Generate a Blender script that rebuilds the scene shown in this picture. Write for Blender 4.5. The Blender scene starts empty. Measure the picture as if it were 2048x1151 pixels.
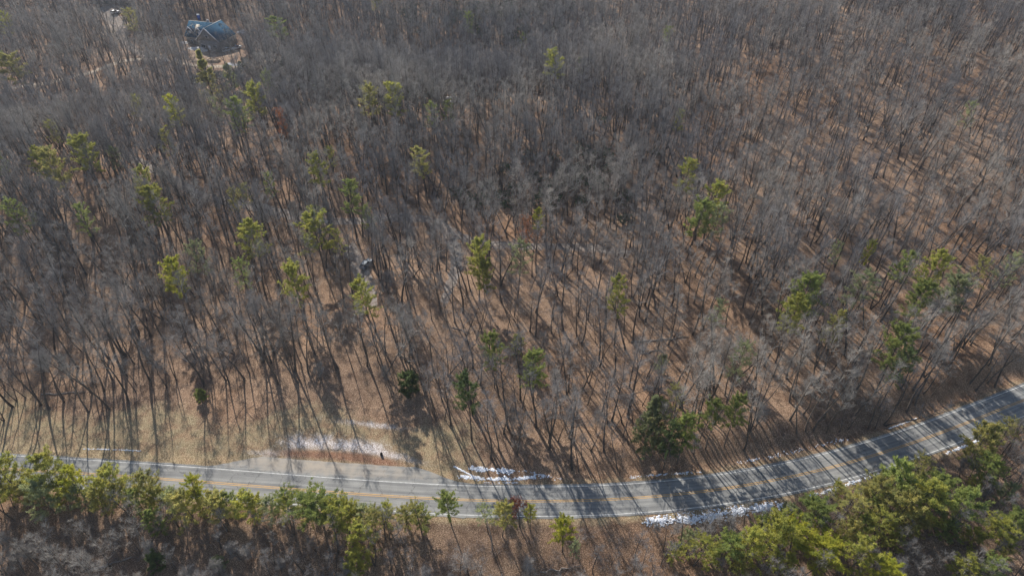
import bpy, bmesh, math, random
import numpy as np
from mathutils import Vector, Matrix

# ------------------------------------------------------------------ camera, light, exposure
scene = bpy.context.scene
col = scene.collection
F, CAM_H, PITCH = 1300.0, 122.0, math.radians(39)
cam_d = bpy.data.cameras.new('camera'); cam = bpy.data.objects.new('camera', cam_d); col.objects.link(cam)
cam_d.sensor_width = 36; cam_d.lens = F / 2048 * 36; cam_d.clip_start = 1; cam_d.clip_end = 3000
cam.location = (0, 0, CAM_H); cam.rotation_euler = (math.pi / 2 - PITCH, 0, 0)
scene.camera = cam

SUN_EL, SUN_AZ = math.radians(34), math.radians(-25)
world = bpy.data.worlds.new('World'); scene.world = world; world.use_nodes = True
wn = world.node_tree; wn.nodes.clear()
sky = wn.nodes.new('ShaderNodeTexSky'); sky.sky_type = 'NISHITA'; sky.sun_disc = False
sky.sun_elevation = SUN_EL; sky.sun_rotation = SUN_AZ % (2 * math.pi)
bg = wn.nodes.new('ShaderNodeBackground'); bg.inputs[1].default_value = 0.105
wo = wn.nodes.new('ShaderNodeOutputWorld')
wn.links.new(sky.outputs[0], bg.inputs[0]); wn.links.new(bg.outputs[0], wo.inputs[0])
sun_d = bpy.data.lights.new('sun', 'SUN'); sun = bpy.data.objects.new('sun', sun_d); col.objects.link(sun)
sun_d.energy = 5.0; sun_d.angle = math.radians(0.55); sun_d.color = (1, .96, .90)
S = Vector((math.cos(SUN_EL) * math.sin(SUN_AZ), math.cos(SUN_EL) * math.cos(SUN_AZ), math.sin(SUN_EL)))
sun.rotation_euler = S.to_track_quat('Z', 'Y').to_euler(); sun.location = (0, 0, 200)
vs = scene.view_settings
vs.view_transform = 'Standard'; vs.look = 'None'; vs.gamma = 1; vs.use_curve_mapping = False
vs.exposure = 0.55
scene.cycles.max_bounces = 5; scene.cycles.diffuse_bounces = 3; scene.cycles.transparent_max_bounces = 4
scene.cycles.volume_bounces = 0

rng = np.random.default_rng(7); random.seed(7)

# ------------------------------------------------------------------ terrain
def ray(px, py):
    x = (px - 1024) / F; y = -(py - 575.5) / F
    return np.array([x, math.cos(PITCH) + y * math.sin(PITCH), -math.sin(PITCH) + y * math.cos(PITCH)])

_cp = [(35, 938), (208, 948.5), (400, 963), (700, 985), (878, 995), (1052, 1002), (1191, 1000.6), (1300, 993),
       (1518, 962.6), (1670, 931), (1800, 894), (1931, 846), (2048, 799)]
_cw = np.array([(ray(*p) * (-CAM_H / ray(*p)[2]))[:2] for p in _cp])
_poly = np.polyfit(_cw[:, 0] / 100, _cw[:, 1], 5)
XL, XR = -112.0, 126.0
def _pv(x): return np.polyval(_poly, x / 100)
_dp = np.polyder(_poly)
def yc(x):
    x = np.asarray(x, float); xi = np.clip(x, XL, XR)
    sl = np.where(x < XL, -0.07, np.where(x > XR, np.polyval(_dp, XR / 100) / 100, 0))
    return _pv(xi) + (x - xi) * sl
def slope_c(x): return (yc(np.asarray(x) + .5) - yc(np.asarray(x) - .5))
def rdist(x, y):                    # signed distance from the road's centre line, positive uphill
    return (y - yc(x)) / np.sqrt(1 + slope_c(x) ** 2)
def sstep(a, b, x):
    t = np.clip((x - a) / (b - a), 0, 1); return t * t * (3 - 2 * t)
def gs(x, y, cx, cy, rx, ry, a=0.0):
    c, s = math.cos(a), math.sin(a); u = (x - cx) * c + (y - cy) * s; v = -(x - cx) * s + (y - cy) * c
    return np.exp(-(u / rx) ** 2 - (v / ry) ** 2)
def bulge(x):                       # paved pull-off along the upper edge of the road
    return 3.5 * sstep(-69, -56, x) * (1 - sstep(-23, -9.5, x))
def terrain(x, y):
    x = np.asarray(x, float); y = np.asarray(y, float)
    d = rdist(x, y); up = np.clip(d - 5.2 - bulge(x), 0, None)
    right = sstep(0, 70, x)
    z = right * 3.2 * sstep(0, 8, up) + 0.045 * up * (1 - .3 * right) * (up < 9e9)
    z = np.minimum(z, 6 + 0.02 * up)
    wob = (1.3 * np.sin(x / 17 + y / 41) + 1.1 * np.sin(y / 19 - x / 47 + 1) + .5 * np.sin(x / 7.3 + 2) * np.sin(y / 8.1))
    z = z + wob * sstep(4, 45, up)
    far = sstep(0, 70, up)
    z = z + far * (12 * gs(x, y, 230, 300, 150, 120) + 7 * gs(x, y, -150, 190, 90, 50) + 5 * gs(x, y, -20, 250, 80, 40)
        - 11 * gs(x, y, -70, 320, 110, 30, -.35) - 7 * gs(x, y, 60, 380, 60, 70) + 6 * gs(x, y, -190, 400, 70, 60))
    dn = np.clip(-d - 5.6, 0, None)
    z = z - np.where(d < 0, 0.30 * dn - .10 * np.clip(dn - 12, 0, None) + .5 * np.sin(x / 9) * sstep(3, 15, dn), 0)
    z = z + right * 2.0 * sstep(2, 14, dn)
    z = z - 0.05 - .12 * sstep(4.6, 6.5, np.abs(d)) * (1 - sstep(7, 9, np.abs(d)))
    return z
def at(px, py, hc=0.0):             # the place on the ground whose point hc above it is seen at that pixel
    r = ray(px, py); z = hc
    for _ in range(25):
        t = (z - CAM_H) / r[2]; z = .5 * z + .5 * (float(terrain(r[0] * t, r[1] * t)) + hc)
    t = (z - CAM_H) / r[2]
    return r[0] * t, r[1] * t
def proj(x, y, z):
    X, Y, Z = np.asarray(x), np.asarray(y), np.asarray(z) - CAM_H
    zc = Y * math.cos(PITCH) - Z * math.sin(PITCH); yv = Y * math.sin(PITCH) + Z * math.cos(PITCH)
    return 1024 + F * X / zc, 575.5 - F * yv / zc, zc

# ------------------------------------------------------------------ materials
MATS = {}
def mat(name, c1, c2=None, scale=1.0, rough=.85, detail=4, bump=0.0, c3=None, fine=None, spec=.2, metal=0):
    m = bpy.data.materials.new(name); m.use_nodes = True; n = m.node_tree.nodes; l = m.node_tree.links
    b = n['Principled BSDF']; b.inputs['Roughness'].default_value = rough; b.inputs['Metallic'].default_value = metal
    b.inputs['Specular IOR Level'].default_value = spec
    tc = n.new('ShaderNodeTexCoord')
    nz = n.new('ShaderNodeTexNoise'); nz.inputs['Scale'].default_value = scale; nz.inputs['Detail'].default_value = detail
    l.new(tc.outputs['Object'], nz.inputs['Vector'])
    cr = n.new('ShaderNodeValToRGB'); e = cr.color_ramp.elements
    c2 = c2 or tuple(v * .75 for v in c1)
    e[0].position = .34; e[0].color = (*c2, 1); e[1].position = .66; e[1].color = (*c1, 1)
    if c3: x = e.new(.5); x.color = (*c3, 1)
    l.new(nz.outputs['Fac'], cr.inputs[0]); l.new(cr.outputs[0], b.inputs['Base Color'])
    if bump:
        bp = n.new('ShaderNodeBump'); bp.inputs['Strength'].default_value = bump
        l.new(nz.outputs['Fac'], bp.inputs['Height']); l.new(bp.outputs[0], b.inputs['Normal'])
    MATS[name] = m; return m

def ground_material():
    m = bpy.data.materials.new('leaf_litter'); m.use_nodes = True; nt = m.node_tree; n = nt.nodes; l = nt.links
    b = n['Principled BSDF']; b.inputs['Roughness'].default_value = .95; b.inputs['Specular IOR Level'].default_value = .1
    geo = n.new('ShaderNodeNewGeometry')
    def noise(s, d=3, r=.6, off=0):
        x = n.new('ShaderNodeTexNoise'); x.inputs['Scale'].default_value = s; x.inputs['Detail'].default_value = d
        x.inputs['Roughness'].default_value = r
        if off:
            a = n.new('ShaderNodeVectorMath'); a.operation = 'ADD'; a.inputs[1].default_value = (off, off * 2, 0)
            l.new(geo.outputs['Position'], a.inputs[0]); l.new(a.outputs[0], x.inputs['Vector'])
        else: l.new(geo.outputs['Position'], x.inputs['Vector'])
        return x.outputs['Fac']
    def ramp(f, *st):
        r = n.new('ShaderNodeValToRGB'); e = r.color_ramp.elements
        e[0].position, e[0].color = st[0][0], (*st[0][1], 1); e[1].position, e[1].color = st[-1][0], (*st[-1][1], 1)
        for p, c in st[1:-1]: k = e.new(p); k.color = (*c, 1)
        l.new(f, r.inputs[0]); return r.outputs[0]
    def mix(f, a, c):
        x = n.new('ShaderNodeMix'); x.data_type = 'RGBA'; l.new(f, x.inputs[0]); l.new(a, x.inputs[6]); l.new(c, x.inputs[7]); return x.outputs[2]
    def mul(a, c):
        x = n.new('ShaderNodeMix'); x.data_type = 'RGBA'; x.blend_type = 'MULTIPLY'; x.inputs[0].default_value = 1
        l.new(a, x.inputs[6]); l.new(c, x.inputs[7]); return x.outputs[2]
    def attr(name, ns, soft=.25):            # mask broken up by noise
        a = n.new('ShaderNodeAttribute'); a.attribute_name = name
        s = n.new('ShaderNodeMath'); s.operation = 'ADD'; l.new(a.outputs['Fac'], s.inputs[0]); l.new(ns, s.inputs[1])
        r = n.new('ShaderNodeMapRange'); r.inputs['From Min'].default_value = 1 - soft; r.inputs['From Max'].default_value = 1 + soft
        l.new(s.outputs[0], r.inputs['Value']); return r.outputs[0]
    speck = noise(5.5, 4, .8); mid = noise(.35, 4, .6); big = noise(.022, 3, .5, 40); tiny = noise(3.2, 4, .75, 11)
    litter = ramp(speck, (.36, (.075, .048, .034)), (.46, (.175, .115, .075)), (.54, (.315, .212, .14)), (.64, (.66, .475, .335)))
    tone = ramp(big, (.35, (.82, .80, .80)), (.5, (1, .97, .94)), (.66, (1.0, .88, .78)))
    tone2 = ramp(mid, (.3, (.60, .56, .55)), (.5, (.95, .95, .95)), (.7, (1.16, 1.14, 1.12)))
    c = mul(mul(litter, tone), tone2)
    grass = ramp(speck, (.36, (.085, .06, .038)), (.5, (.28, .215, .14)), (.64, (.56, .45, .32)))
    gm = ramp(mid, (.35, (1.0, .90, .80)), (.65, (.93, .95, .84)))
    c = mix(attr('grass', mid), c, mul(grass, gm))
    white = ramp(tiny, (.40, (.27, .21, .17)), (.62, (.82, .76, .73)))
    fr = n.new('ShaderNodeMath'); fr.operation = 'MULTIPLY_ADD'; l.new(speck, fr.inputs[0]); fr.inputs[1].default_value = 1.3; fr.inputs[2].default_value = -.62
    fr2 = n.new('ShaderNodeMath'); fr2.operation = 'ADD'; l.new(fr.outputs[0], fr2.inputs[0]); l.new(mid, fr2.inputs[1])
    c = mix(attr('frost', fr2.outputs[0], .22), c, white)
    clay = ramp(speck, (.38, (.10, .05, .03)), (.5, (.24, .12, .07)), (.64, (.48, .33, .23)))
    c = mix(attr('clay', fr2.outputs[0], .3), c, clay)
    dirt = ramp(speck, (.35, (.20, .155, .11)), (.65, (.48, .40, .31)))
    c = mix(attr('dirt', mid, .3), c, dirt)
    l.new(c, b.inputs['Base Color'])
    bp = n.new('ShaderNodeBump'); bp.inputs['Strength'].default_value = .8; bp.inputs['Distance'].default_value = .12
    l.new(speck, bp.inputs['Height']); l.new(bp.outputs[0], b.inputs['Normal'])
    return m
M_GROUND = ground_material()

def foliage_material(name):
    m = bpy.data.materials.new(name); m.use_nodes = True; nt = m.node_tree; n = nt.nodes; l = nt.links
    n.remove(n['Principled BSDF']); out = n['Material Output']
    oi = n.new('ShaderNodeObjectInfo'); geo = n.new('ShaderNodeTexCoord')
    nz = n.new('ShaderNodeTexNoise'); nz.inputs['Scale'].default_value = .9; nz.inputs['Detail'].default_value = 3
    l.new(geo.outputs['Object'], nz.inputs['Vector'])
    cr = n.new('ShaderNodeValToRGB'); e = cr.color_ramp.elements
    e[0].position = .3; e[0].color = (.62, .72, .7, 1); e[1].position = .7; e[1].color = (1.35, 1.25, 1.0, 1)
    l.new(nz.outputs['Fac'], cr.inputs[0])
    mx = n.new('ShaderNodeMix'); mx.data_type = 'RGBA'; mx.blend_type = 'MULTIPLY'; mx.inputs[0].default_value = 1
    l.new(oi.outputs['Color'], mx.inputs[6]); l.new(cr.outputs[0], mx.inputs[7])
    d = n.new('ShaderNodeBsdfDiffuse'); t = n.new('ShaderNodeBsdfTranslucent'); ms = n.new('ShaderNodeMixShader'); ms.inputs[0].default_value = .6
    l.new(mx.outputs[2], d.inputs[0]); l.new(mx.outputs[2], t.inputs[0])
    l.new(d.outputs[0], ms.inputs[1]); l.new(t.outputs[0], ms.inputs[2]); l.new(ms.outputs[0], out.inputs[0])
    return m
M_FOL = foliage_material('needles')

def bark_material(name, a, b_, vary):
    m = mat(name, a, b_, 2.0, .9, 3)
    n = m.node_tree.nodes; l = m.node_tree.links; oi = n.new('ShaderNodeObjectInfo')
    cr = n.new('ShaderNodeValToRGB'); e = cr.color_ramp.elements
    e[0].color = (1 - vary, 1 - vary, 1 - vary, 1); e[1].color = (1 + vary, 1 + vary * .9, 1 + vary * .75, 1)
    l.new(oi.outputs['Random'], cr.inputs[0])
    old = [k for k in n if k.type == 'VALTORGB' and k != cr][0]
    gp = n.new('ShaderNodeNewGeometry'); bn_ = n.new('ShaderNodeTexNoise'); bn_.inputs['Scale'].default_value = .028; bn_.inputs['Detail'].default_value = 3
    l.new(gp.outputs['Position'], bn_.inputs['Vector']); c3_ = n.new('ShaderNodeValToRGB'); e3 = c3_.color_ramp.elements
    e3[0].position = .38; e3[0].color = (.62, .62, .66, 1); e3[1].position = .62; e3[1].color = (1.14, 1.10, 1.03, 1); l.new(bn_.outputs['Fac'], c3_.inputs[0])
    m3 = n.new('ShaderNodeMix'); m3.data_type = 'RGBA'; m3.blend_type = 'MULTIPLY'; m3.inputs[0].default_value = 1; l.new(cr.outputs[0], m3.inputs[6]); l.new(c3_.outputs[0], m3.inputs[7])
    mx = n.new('ShaderNodeMix'); mx.data_type = 'RGBA'; mx.blend_type = 'MULTIPLY'; mx.inputs[0].default_value = 1
    l.new(old.outputs[0], mx.inputs[6]); l.new(m3.outputs[2], mx.inputs[7]); l.new(mx.outputs[2], n['Principled BSDF'].inputs['Base Color'])
    return m
M_BARK = bark_material('bark', (.17, .14, .12), (.085, .07, .06), .25)
M_TWIG = bark_material('twig', (.395, .375, .36), (.25, .237, .225), .25)
M_ASPH = None

# ------------------------------------------------------------------ object helpers
def link(name, me, parent=None, loc=None):
    o = bpy.data.objects.new(name, me); col.objects.link(o)
    if parent: o.parent = parent
    if loc is not None: o.location = loc
    return o
def tag(o, label=None, cat=None, group=None, kind=None):
    if label: o['label'] = label
    if cat: o['category'] = cat
    if group: o['group'] = group
    if kind: o['kind'] = kind
    return o
def empty(name, loc, rz=0, label=None, cat=None, group=None):
    o = link(name, None, None, loc); o.rotation_euler = (0, 0, rz); o.empty_display_size = .5
    return tag(o, label, cat, group)
def mesh_np(name, V, Fc, m, smooth=False):
    """V (n,3) array, Fc list of (k,3|4) int arrays"""
    me = bpy.data.meshes.new(name); Fc = [f for f in Fc if len(f)]
    V = np.asarray(V, np.float32); me.vertices.add(len(V)); me.vertices.foreach_set('co', V.ravel())
    li = np.concatenate([f.ravel() for f in Fc]).astype(np.int32)
    tot = np.concatenate([np.full(len(f), f.shape[1], np.int32) for f in Fc])
    st = np.concatenate([[0], np.cumsum(tot)[:-1]]).astype(np.int32)
    me.loops.add(len(li)); me.loops.foreach_set('vertex_index', li)
    me.polygons.add(len(tot)); me.polygons.foreach_set('loop_start', st)
    try: me.polygons.foreach_set('loop_total', tot)
    except Exception: pass
    if m: me.materials.append(m)
    me.update(calc_edges=True); me.validate()
    if smooth: me.polygons.foreach_set('use_smooth', np.ones(len(tot), bool))
    return me
class MB:
    """collects boxes, tubes, prisms"""
    def __init__(s): s.v = []; s.f3 = []; s.f4 = []; s.n = 0
    def add(s, V, quads=(), tris=()):
        s.v.append(np.asarray(V, float).reshape(-1, 3))
        if len(quads): s.f4.append(np.asarray(quads) + s.n)
        if len(tris): s.f3.append(np.asarray(tris) + s.n)
        s.n += len(s.v[-1])
    def box(s, x0, x1, y0, y1, z0, z1, rz=0, c=(0, 0)):
        V = np.array([(x, y, z) for z in (z0, z1) for y in (y0, y1) for x in (x0, x1)], float)
        if rz:
            cs, sn = math.cos(rz), math.sin(rz); V[:, :2] = V[:, :2] @ np.array([[cs, sn], [-sn, cs]])
        V[:, 0] += c[0]; V[:, 1] += c[1]
        s.add(V, [(0, 2, 3, 1), (4, 5, 7, 6), (0, 1, 5, 4), (2, 6, 7, 3), (0, 4, 6, 2), (1, 3, 7, 5)]); return s
    def tube(s, P, R, k=5, cap=False):
        P = np.asarray(P, float); n = len(P); R = np.asarray(R, float)
        T = np.gradient(P, axis=0); T /= np.linalg.norm(T, axis=1)[:, None] + 1e-9
        up = np.array([1., 0, 0]) if abs(T[0][2]) > .7 else np.array([0, 0, 1.])
        A = np.cross(T, up); A /= np.linalg.norm(A, axis=1)[:, None] + 1e-9; B = np.cross(T, A)
        a = np.arange(k) * 2 * math.pi / k
        V = P[:, None] + R[:, None, None] * (np.cos(a)[None, :, None] * A[:, None] + np.sin(a)[None, :, None] * B[:, None])
        i = np.arange(n - 1)[:, None] * k; j = np.arange(k)[None]; j2 = (j + 1) % k
        q = np.stack([i + j, i + j2, i + k + j2, i + k + j], -1).reshape(-1, 4)
        s.add(V.reshape(-1, 3), q)
        if cap:
            base = s.n - n * k
            for o_ in (0, (n - 1) * k):
                for t in range(1, k - 1): s.f3.append(np.array([(base + o_, base + o_ + t, base + o_ + t + 1)]))
        return s
    def build(s, name, m, parent=None, loc=None, smooth=False):
        me = s.mesh(name, m, smooth); return link(name, me, parent, loc)
    def mesh(s, name, m, smooth=False):
        return mesh_np(name, np.concatenate(s.v), [np.concatenate(s.f4) if s.f4 else np.zeros((0, 4), int), np.concatenate(s.f3) if s.f3 else np.zeros((0, 3), int)], m, smooth)

# ------------------------------------------------------------------ ground
xs = np.concatenate([np.arange(-620, -132, 6.), np.arange(-132, 150, 1.0), np.arange(150, 640, 6.)])
ds = np.concatenate([np.arange(-420, -60, 12.), np.arange(-60, -15, 1.5), np.arange(-15, 26, .5), np.arange(26, 110, 1.5), np.arange(110, 760, 5.)])
def grid():
    X, D = np.meshgrid(xs, ds); Y = yc(np.clip(X, -200, 200)) + D
    Z = terrain(X, Y); nx, ny = len(xs), len(ds)
    V = np.stack([X, Y, Z], -1).reshape(-1, 3)
    i = np.arange(ny - 1)[:, None] * nx + np.arange(nx - 1)[None]
    Q = np.stack([i, i + 1, i + nx + 1, i + nx], -1).reshape(-1, 4)
    me = mesh_np('ground', V, [Q], M_GROUND, True)
    return me, X.ravel(), Y.ravel()
gme, GX, GY = grid()
GD = rdist(GX, GY)
def blob(px, py, rx, ry, a=0):
    x, y = at(px, py); return gs(GX, GY, x, y, rx, ry, a)
def put(name, v):
    a = gme.attributes.new(name, 'FLOAT', 'POINT'); a.data.foreach_set('value', np.clip(v, 0, 1).astype(np.float32))
upd = GD - 3.6 - bulge(GX)
lft = 1 - sstep(-16, 2, GX)
put('grass', lft * (1 - sstep(9, 19, upd + 3 * np.sin(GX / 6))) * (GD > 0) * .72 + .62 * (1 - sstep(.5, 2.2, np.abs(GD) - 4.6)) * (GD < 0) + .5 * (1 - sstep(.5, 2.5, upd - .5)) * (GD > 0))
put('frost', 0.60 * blob(610, 882, 7.5, 2.6, -.05) + 0.58 * blob(720, 893, 8, 2.6, -.1) + .5 * blob(740, 848, 12, 1.0, -.15) + .45 * blob(540, 905, 9, 1.2, -.1) + .5 * blob(800, 915, 8, 1.2, -.25))
put('clay', 0.75 * blob(600, 907, 7, 1.2, -.06) + .85 * blob(700, 912, 8, 1.3, -.08) + .7 * blob(770, 925, 6, 1.0, -.12) + .4 * blob(440, 100, 16, 9) + .35 * blob(460, 65, 16, 10))
put('dirt', .42 * blob(420, 110, 16, 9, .1) + .75 * blob(235, 55, 7, 22) + .5 * blob(540, 130, 22, 4, .2) + .45 * blob(340, 118, 14, 4))
ground = link('ground', gme); tag(ground, kind='structure')

# road surface and markings
def asphalt_material():
    m = bpy.data.materials.new('asphalt'); m.use_nodes = True; nt = m.node_tree; n = nt.nodes; l = nt.links
    b = n['Principled BSDF']; b.inputs['Roughness'].default_value = .85; b.inputs['Specular IOR Level'].default_value = .25
    geo = n.new('ShaderNodeNewGeometry'); uv = n.new('ShaderNodeAttribute'); uv.attribute_name = 'lane'
    def nz(s, d=3, v=None):
        x = n.new('ShaderNodeTexNoise'); x.inputs['Scale'].default_value = s; x.inputs['Detail'].default_value = d
        l.new(v or geo.outputs['Position'], x.inputs['Vector']); return x.outputs['Fac']
    def ramp(f, *st):
        r = n.new('ShaderNodeValToRGB'); e = r.color_ramp.elements
        e[0].position, e[0].color = st[0][0], (*st[0][1], 1); e[1].position, e[1].color = st[-1][0], (*st[-1][1], 1)
        for p, c in st[1:-1]: k = e.new(p); k.color = (*c, 1)
        l.new(f, r.inputs[0]); return r.outputs[0]
    def mul(a, c, f=1):
        x = n.new('ShaderNodeMix'); x.data_type = 'RGBA'; x.blend_type = 'MULTIPLY'; x.inputs[0].default_value = f
        l.new(a, x.inputs[6]); l.new(c, x.inputs[7]); return x.outputs[2]
    mp = n.new('ShaderNodeMapping'); mp.inputs['Scale'].default_value = (.05, 1.5, 1); l.new(uv.outputs['Vector'], mp.inputs[0])
    base = ramp(nz(.25, 5), (.3, (.20, .197, .187)), (.7, (.275, .27, .255)))
    streak = ramp(nz(1.0, 5, mp.outputs[0]), (.38, (.70, .70, .71)), (.62, (1.12, 1.11, 1.08)))
    grain = ramp(nz(7, 3), (.3, (.82, .82, .82)), (.7, (1.15, 1.15, 1.15)))
    vo = n.new('ShaderNodeTexVoronoi'); vo.feature = 'DISTANCE_TO_EDGE'; vo.inputs['Scale'].default_value = .16
    dis = n.new('ShaderNodeVectorMath'); dis.operation = 'ADD'; nn = n.new('ShaderNodeTexNoise'); nn.inputs['Scale'].default_value = .8; nn.inputs['Detail'].default_value = 5
    l.new(geo.outputs['Position'], nn.inputs['Vector']); sc_ = n.new('ShaderNodeVectorMath'); sc_.operation = 'SCALE'; sc_.inputs['Scale'].default_value = 2.2
    l.new(nn.outputs['Color'], sc_.inputs[0]); l.new(geo.outputs['Position'], dis.inputs[0]); l.new(sc_.outputs[0], dis.inputs[1]); l.new(dis.outputs[0], vo.inputs['Vector'])
    crack = ramp(vo.outputs['Distance'], (0, (.45, .45, .45)), (.006, (.6, .6, .6)), (.012, (1, 1, 1)))
    c = mul(mul(mul(base, streak), grain), crack, .8)
    # tan dust washed over the pull-off and along the edges
    at_ = n.new('ShaderNodeAttribute'); at_.attribute_name = 'dust'
    ad = n.new('ShaderNodeMath'); ad.operation = 'ADD'; l.new(at_.outputs['Fac'], ad.inputs[0]); l.new(nz(.5, 5), ad.inputs[1])
    mr = n.new('ShaderNodeMapRange'); mr.inputs['From Min'].default_value = .8; mr.inputs['From Max'].default_value = 1.35; l.new(ad.outputs[0], mr.inputs[0])
    mx = n.new('ShaderNodeMix'); mx.data_type = 'RGBA'; l.new(mr.outputs[0], mx.inputs[0]); l.new(c, mx.inputs[6]); mx.inputs[7].default_value = (.34, .29, .23, 1)
    l.new(mx.outputs[2], b.inputs['Base Color']); return m
M_ASPH = asphalt_material()
def strip(name, o0, o1, m, z, x0=-260, x1=330, step=1.0, parent=None, cross=None, ragged=0):
    X = np.arange(x0, x1, step); sl = slope_c(X); nrm = np.stack([-sl, np.ones_like(sl)], -1) / np.sqrt(1 + sl ** 2)[:, None]
    C = np.stack([X, yc(X)], -1)
    a = o0(X) if callable(o0) else np.full(len(X), float(o0)); b = o1(X) if callable(o1) else np.full(len(X), float(o1))
    if ragged:
        a = a - ragged * np.abs(rng.normal(0, 1, len(X))); b = b + ragged * np.abs(rng.normal(0, 1, len(X)))
    k = cross or 1; rows = []
    for j in range(k + 1): rows.append(C + nrm * (a + (b - a) * j / k)[:, None])
    P = np.stack(rows, 0); V = np.concatenate([P, np.full(P.shape[:2] + (1,), z)], -1)
    n = len(X); i = np.arange(k)[:, None] * n + np.arange(n - 1)[None]
    Q = np.stack([i, i + 1, i + n + 1, i + n], -1).reshape(-1, 4)
    me = mesh_np(name, V.reshape(-1, 3), [Q], m)
    off = np.stack([a + (b - a) * j / k for j in range(k + 1)], 0)
    at2 = me.attributes.new('lane', 'FLOAT_VECTOR', 'POINT')
    at2.data.foreach_set('vector', np.stack([np.broadcast_to(X, off.shape), off, off * 0], -1).astype(np.float32).ravel())
    at3 = me.attributes.new('dust', 'FLOAT', 'POINT'); Xb = np.broadcast_to(X, off.shape)
    du = .22 * sstep(3.6, 6.5, off) * (1 - .6 * sstep(-40, -10, Xb)) + .30 * gs(Xb, off, -46, 5.5, 14, 2.4) + .3 * sstep(3.5, 4.2, np.abs(off))
    at3.data.foreach_set('value', du.astype(np.float32).ravel())
    return link(name, me, parent)
M_WHITE = mat('line_white', (.78, .77, .72), (.50, .49, .46), 1.6, .7)
M_YEL = mat('line_yellow', (.66, .36, .085), (.50, .29, .10), 1.3, .7)
road = strip('road', -4.05, lambda x: 4.0 + bulge(x), M_ASPH, 0.0, cross=16, ragged=.10); tag(road, kind='structure')
for o in (-3.55, 3.5): strip('edge_line', o - .06, o + .06, M_WHITE, .006, parent=road)
for o in (-.19, .19): strip('centre_line', o - .065, o + .065, M_YEL, .006, parent=road)

# gravel and dirt tracks
M_GRAVEL = mat('gravel', (.27, .235, .205), (.16, .115, .085), 1.1, .95, 6, .3)
M_DIRT = mat('dirt_track_soil', (.48, .39, .29), (.30, .23, .165), .9, .95, 6, .3)
def track(name, pts, w, m, world_pts=False):
    P = np.array([at(*p) for p in pts]); d = np.concatenate([[0], np.cumsum(np.linalg.norm(np.diff(P, axis=0), axis=1))])
    s = np.arange(0, d[-1], 1.2); Q = np.stack([np.interp(s, d, P[:, 0]), np.interp(s, d, P[:, 1])], -1)
    for _ in range(6): Q[1:-1] = (Q[:-2] + Q[1:-1] * 2 + Q[2:]) / 4
    T = np.gradient(Q, axis=0); T /= np.linalg.norm(T, axis=1)[:, None]; N = np.stack([-T[:, 1], T[:, 0]], -1)
    ww = (w if not isinstance(w, (list, tuple)) else np.interp(s, d, w)) / 2 * np.ones(len(s))
    l_ = ww * (1 + .14 * rng.normal(0, 1, len(s))); r_ = ww * (1 + .14 * rng.normal(0, 1, len(s)))
    rows = []
    for a in np.linspace(-1, 1, 5): rows.append(Q + N * (np.where(a < 0, l_, r_) * a)[:, None])
    R = np.stack(rows, 0); Z = terrain(R[..., 0], R[..., 1]) + .07; Z[0] -= .09; Z[-1] -= .09
    V = np.concatenate([R, Z[..., None]], -1).reshape(-1, 3); n = len(s)
    i = np.arange(4)[:, None] * n + np.arange(n - 1)[None]
    F4 = np.stack([i, i + 1, i + n + 1, i + n], -1).reshape(-1, 4)
    o = link(name, mesh_np(name, V, [F4], m)); tag(o, kind='structure'); return Q
TR = []
TR.append((track('gravel_lane', [(1260, 508), (1180, 494), (1100, 492), (1000, 490), (940, 482), (895, 458), (860, 438), (780, 434), (700, 444), (620, 440), (560, 426), (480, 405), (400, 392), (330, 350), (240, 305), (190, 285)], 4.2, M_GRAVEL), 4.2))
TR.append((track('gravel_drive', [(893, 462), (908, 490), (915, 520), (905, 560), (888, 605)], [3.4, 4.4, 4, 3.4, 2.5], M_GRAVEL), 4.2))
TR.append((track('gravel_drive', [(748, 615), (738, 582), (722, 545), (706, 505), (698, 485)], [2.5, 4.5, 5.5, 5, 3], M_GRAVEL), 5))
TR.append((track('dirt_track', [(-60, 190), (20, 176), (100, 167), (180, 146), (240, 123), (320, 117), (400, 132), (470, 134), (545, 118), (620, 100)], 3.4, M_DIRT), 4.5))
TR.append((track('house_drive', [(205, 14), (225, 35), (240, 60), (247, 82), (268, 100), (300, 118)], [16, 10, 6, 5, 5, 5], M_GRAVEL), 6.5))

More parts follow.
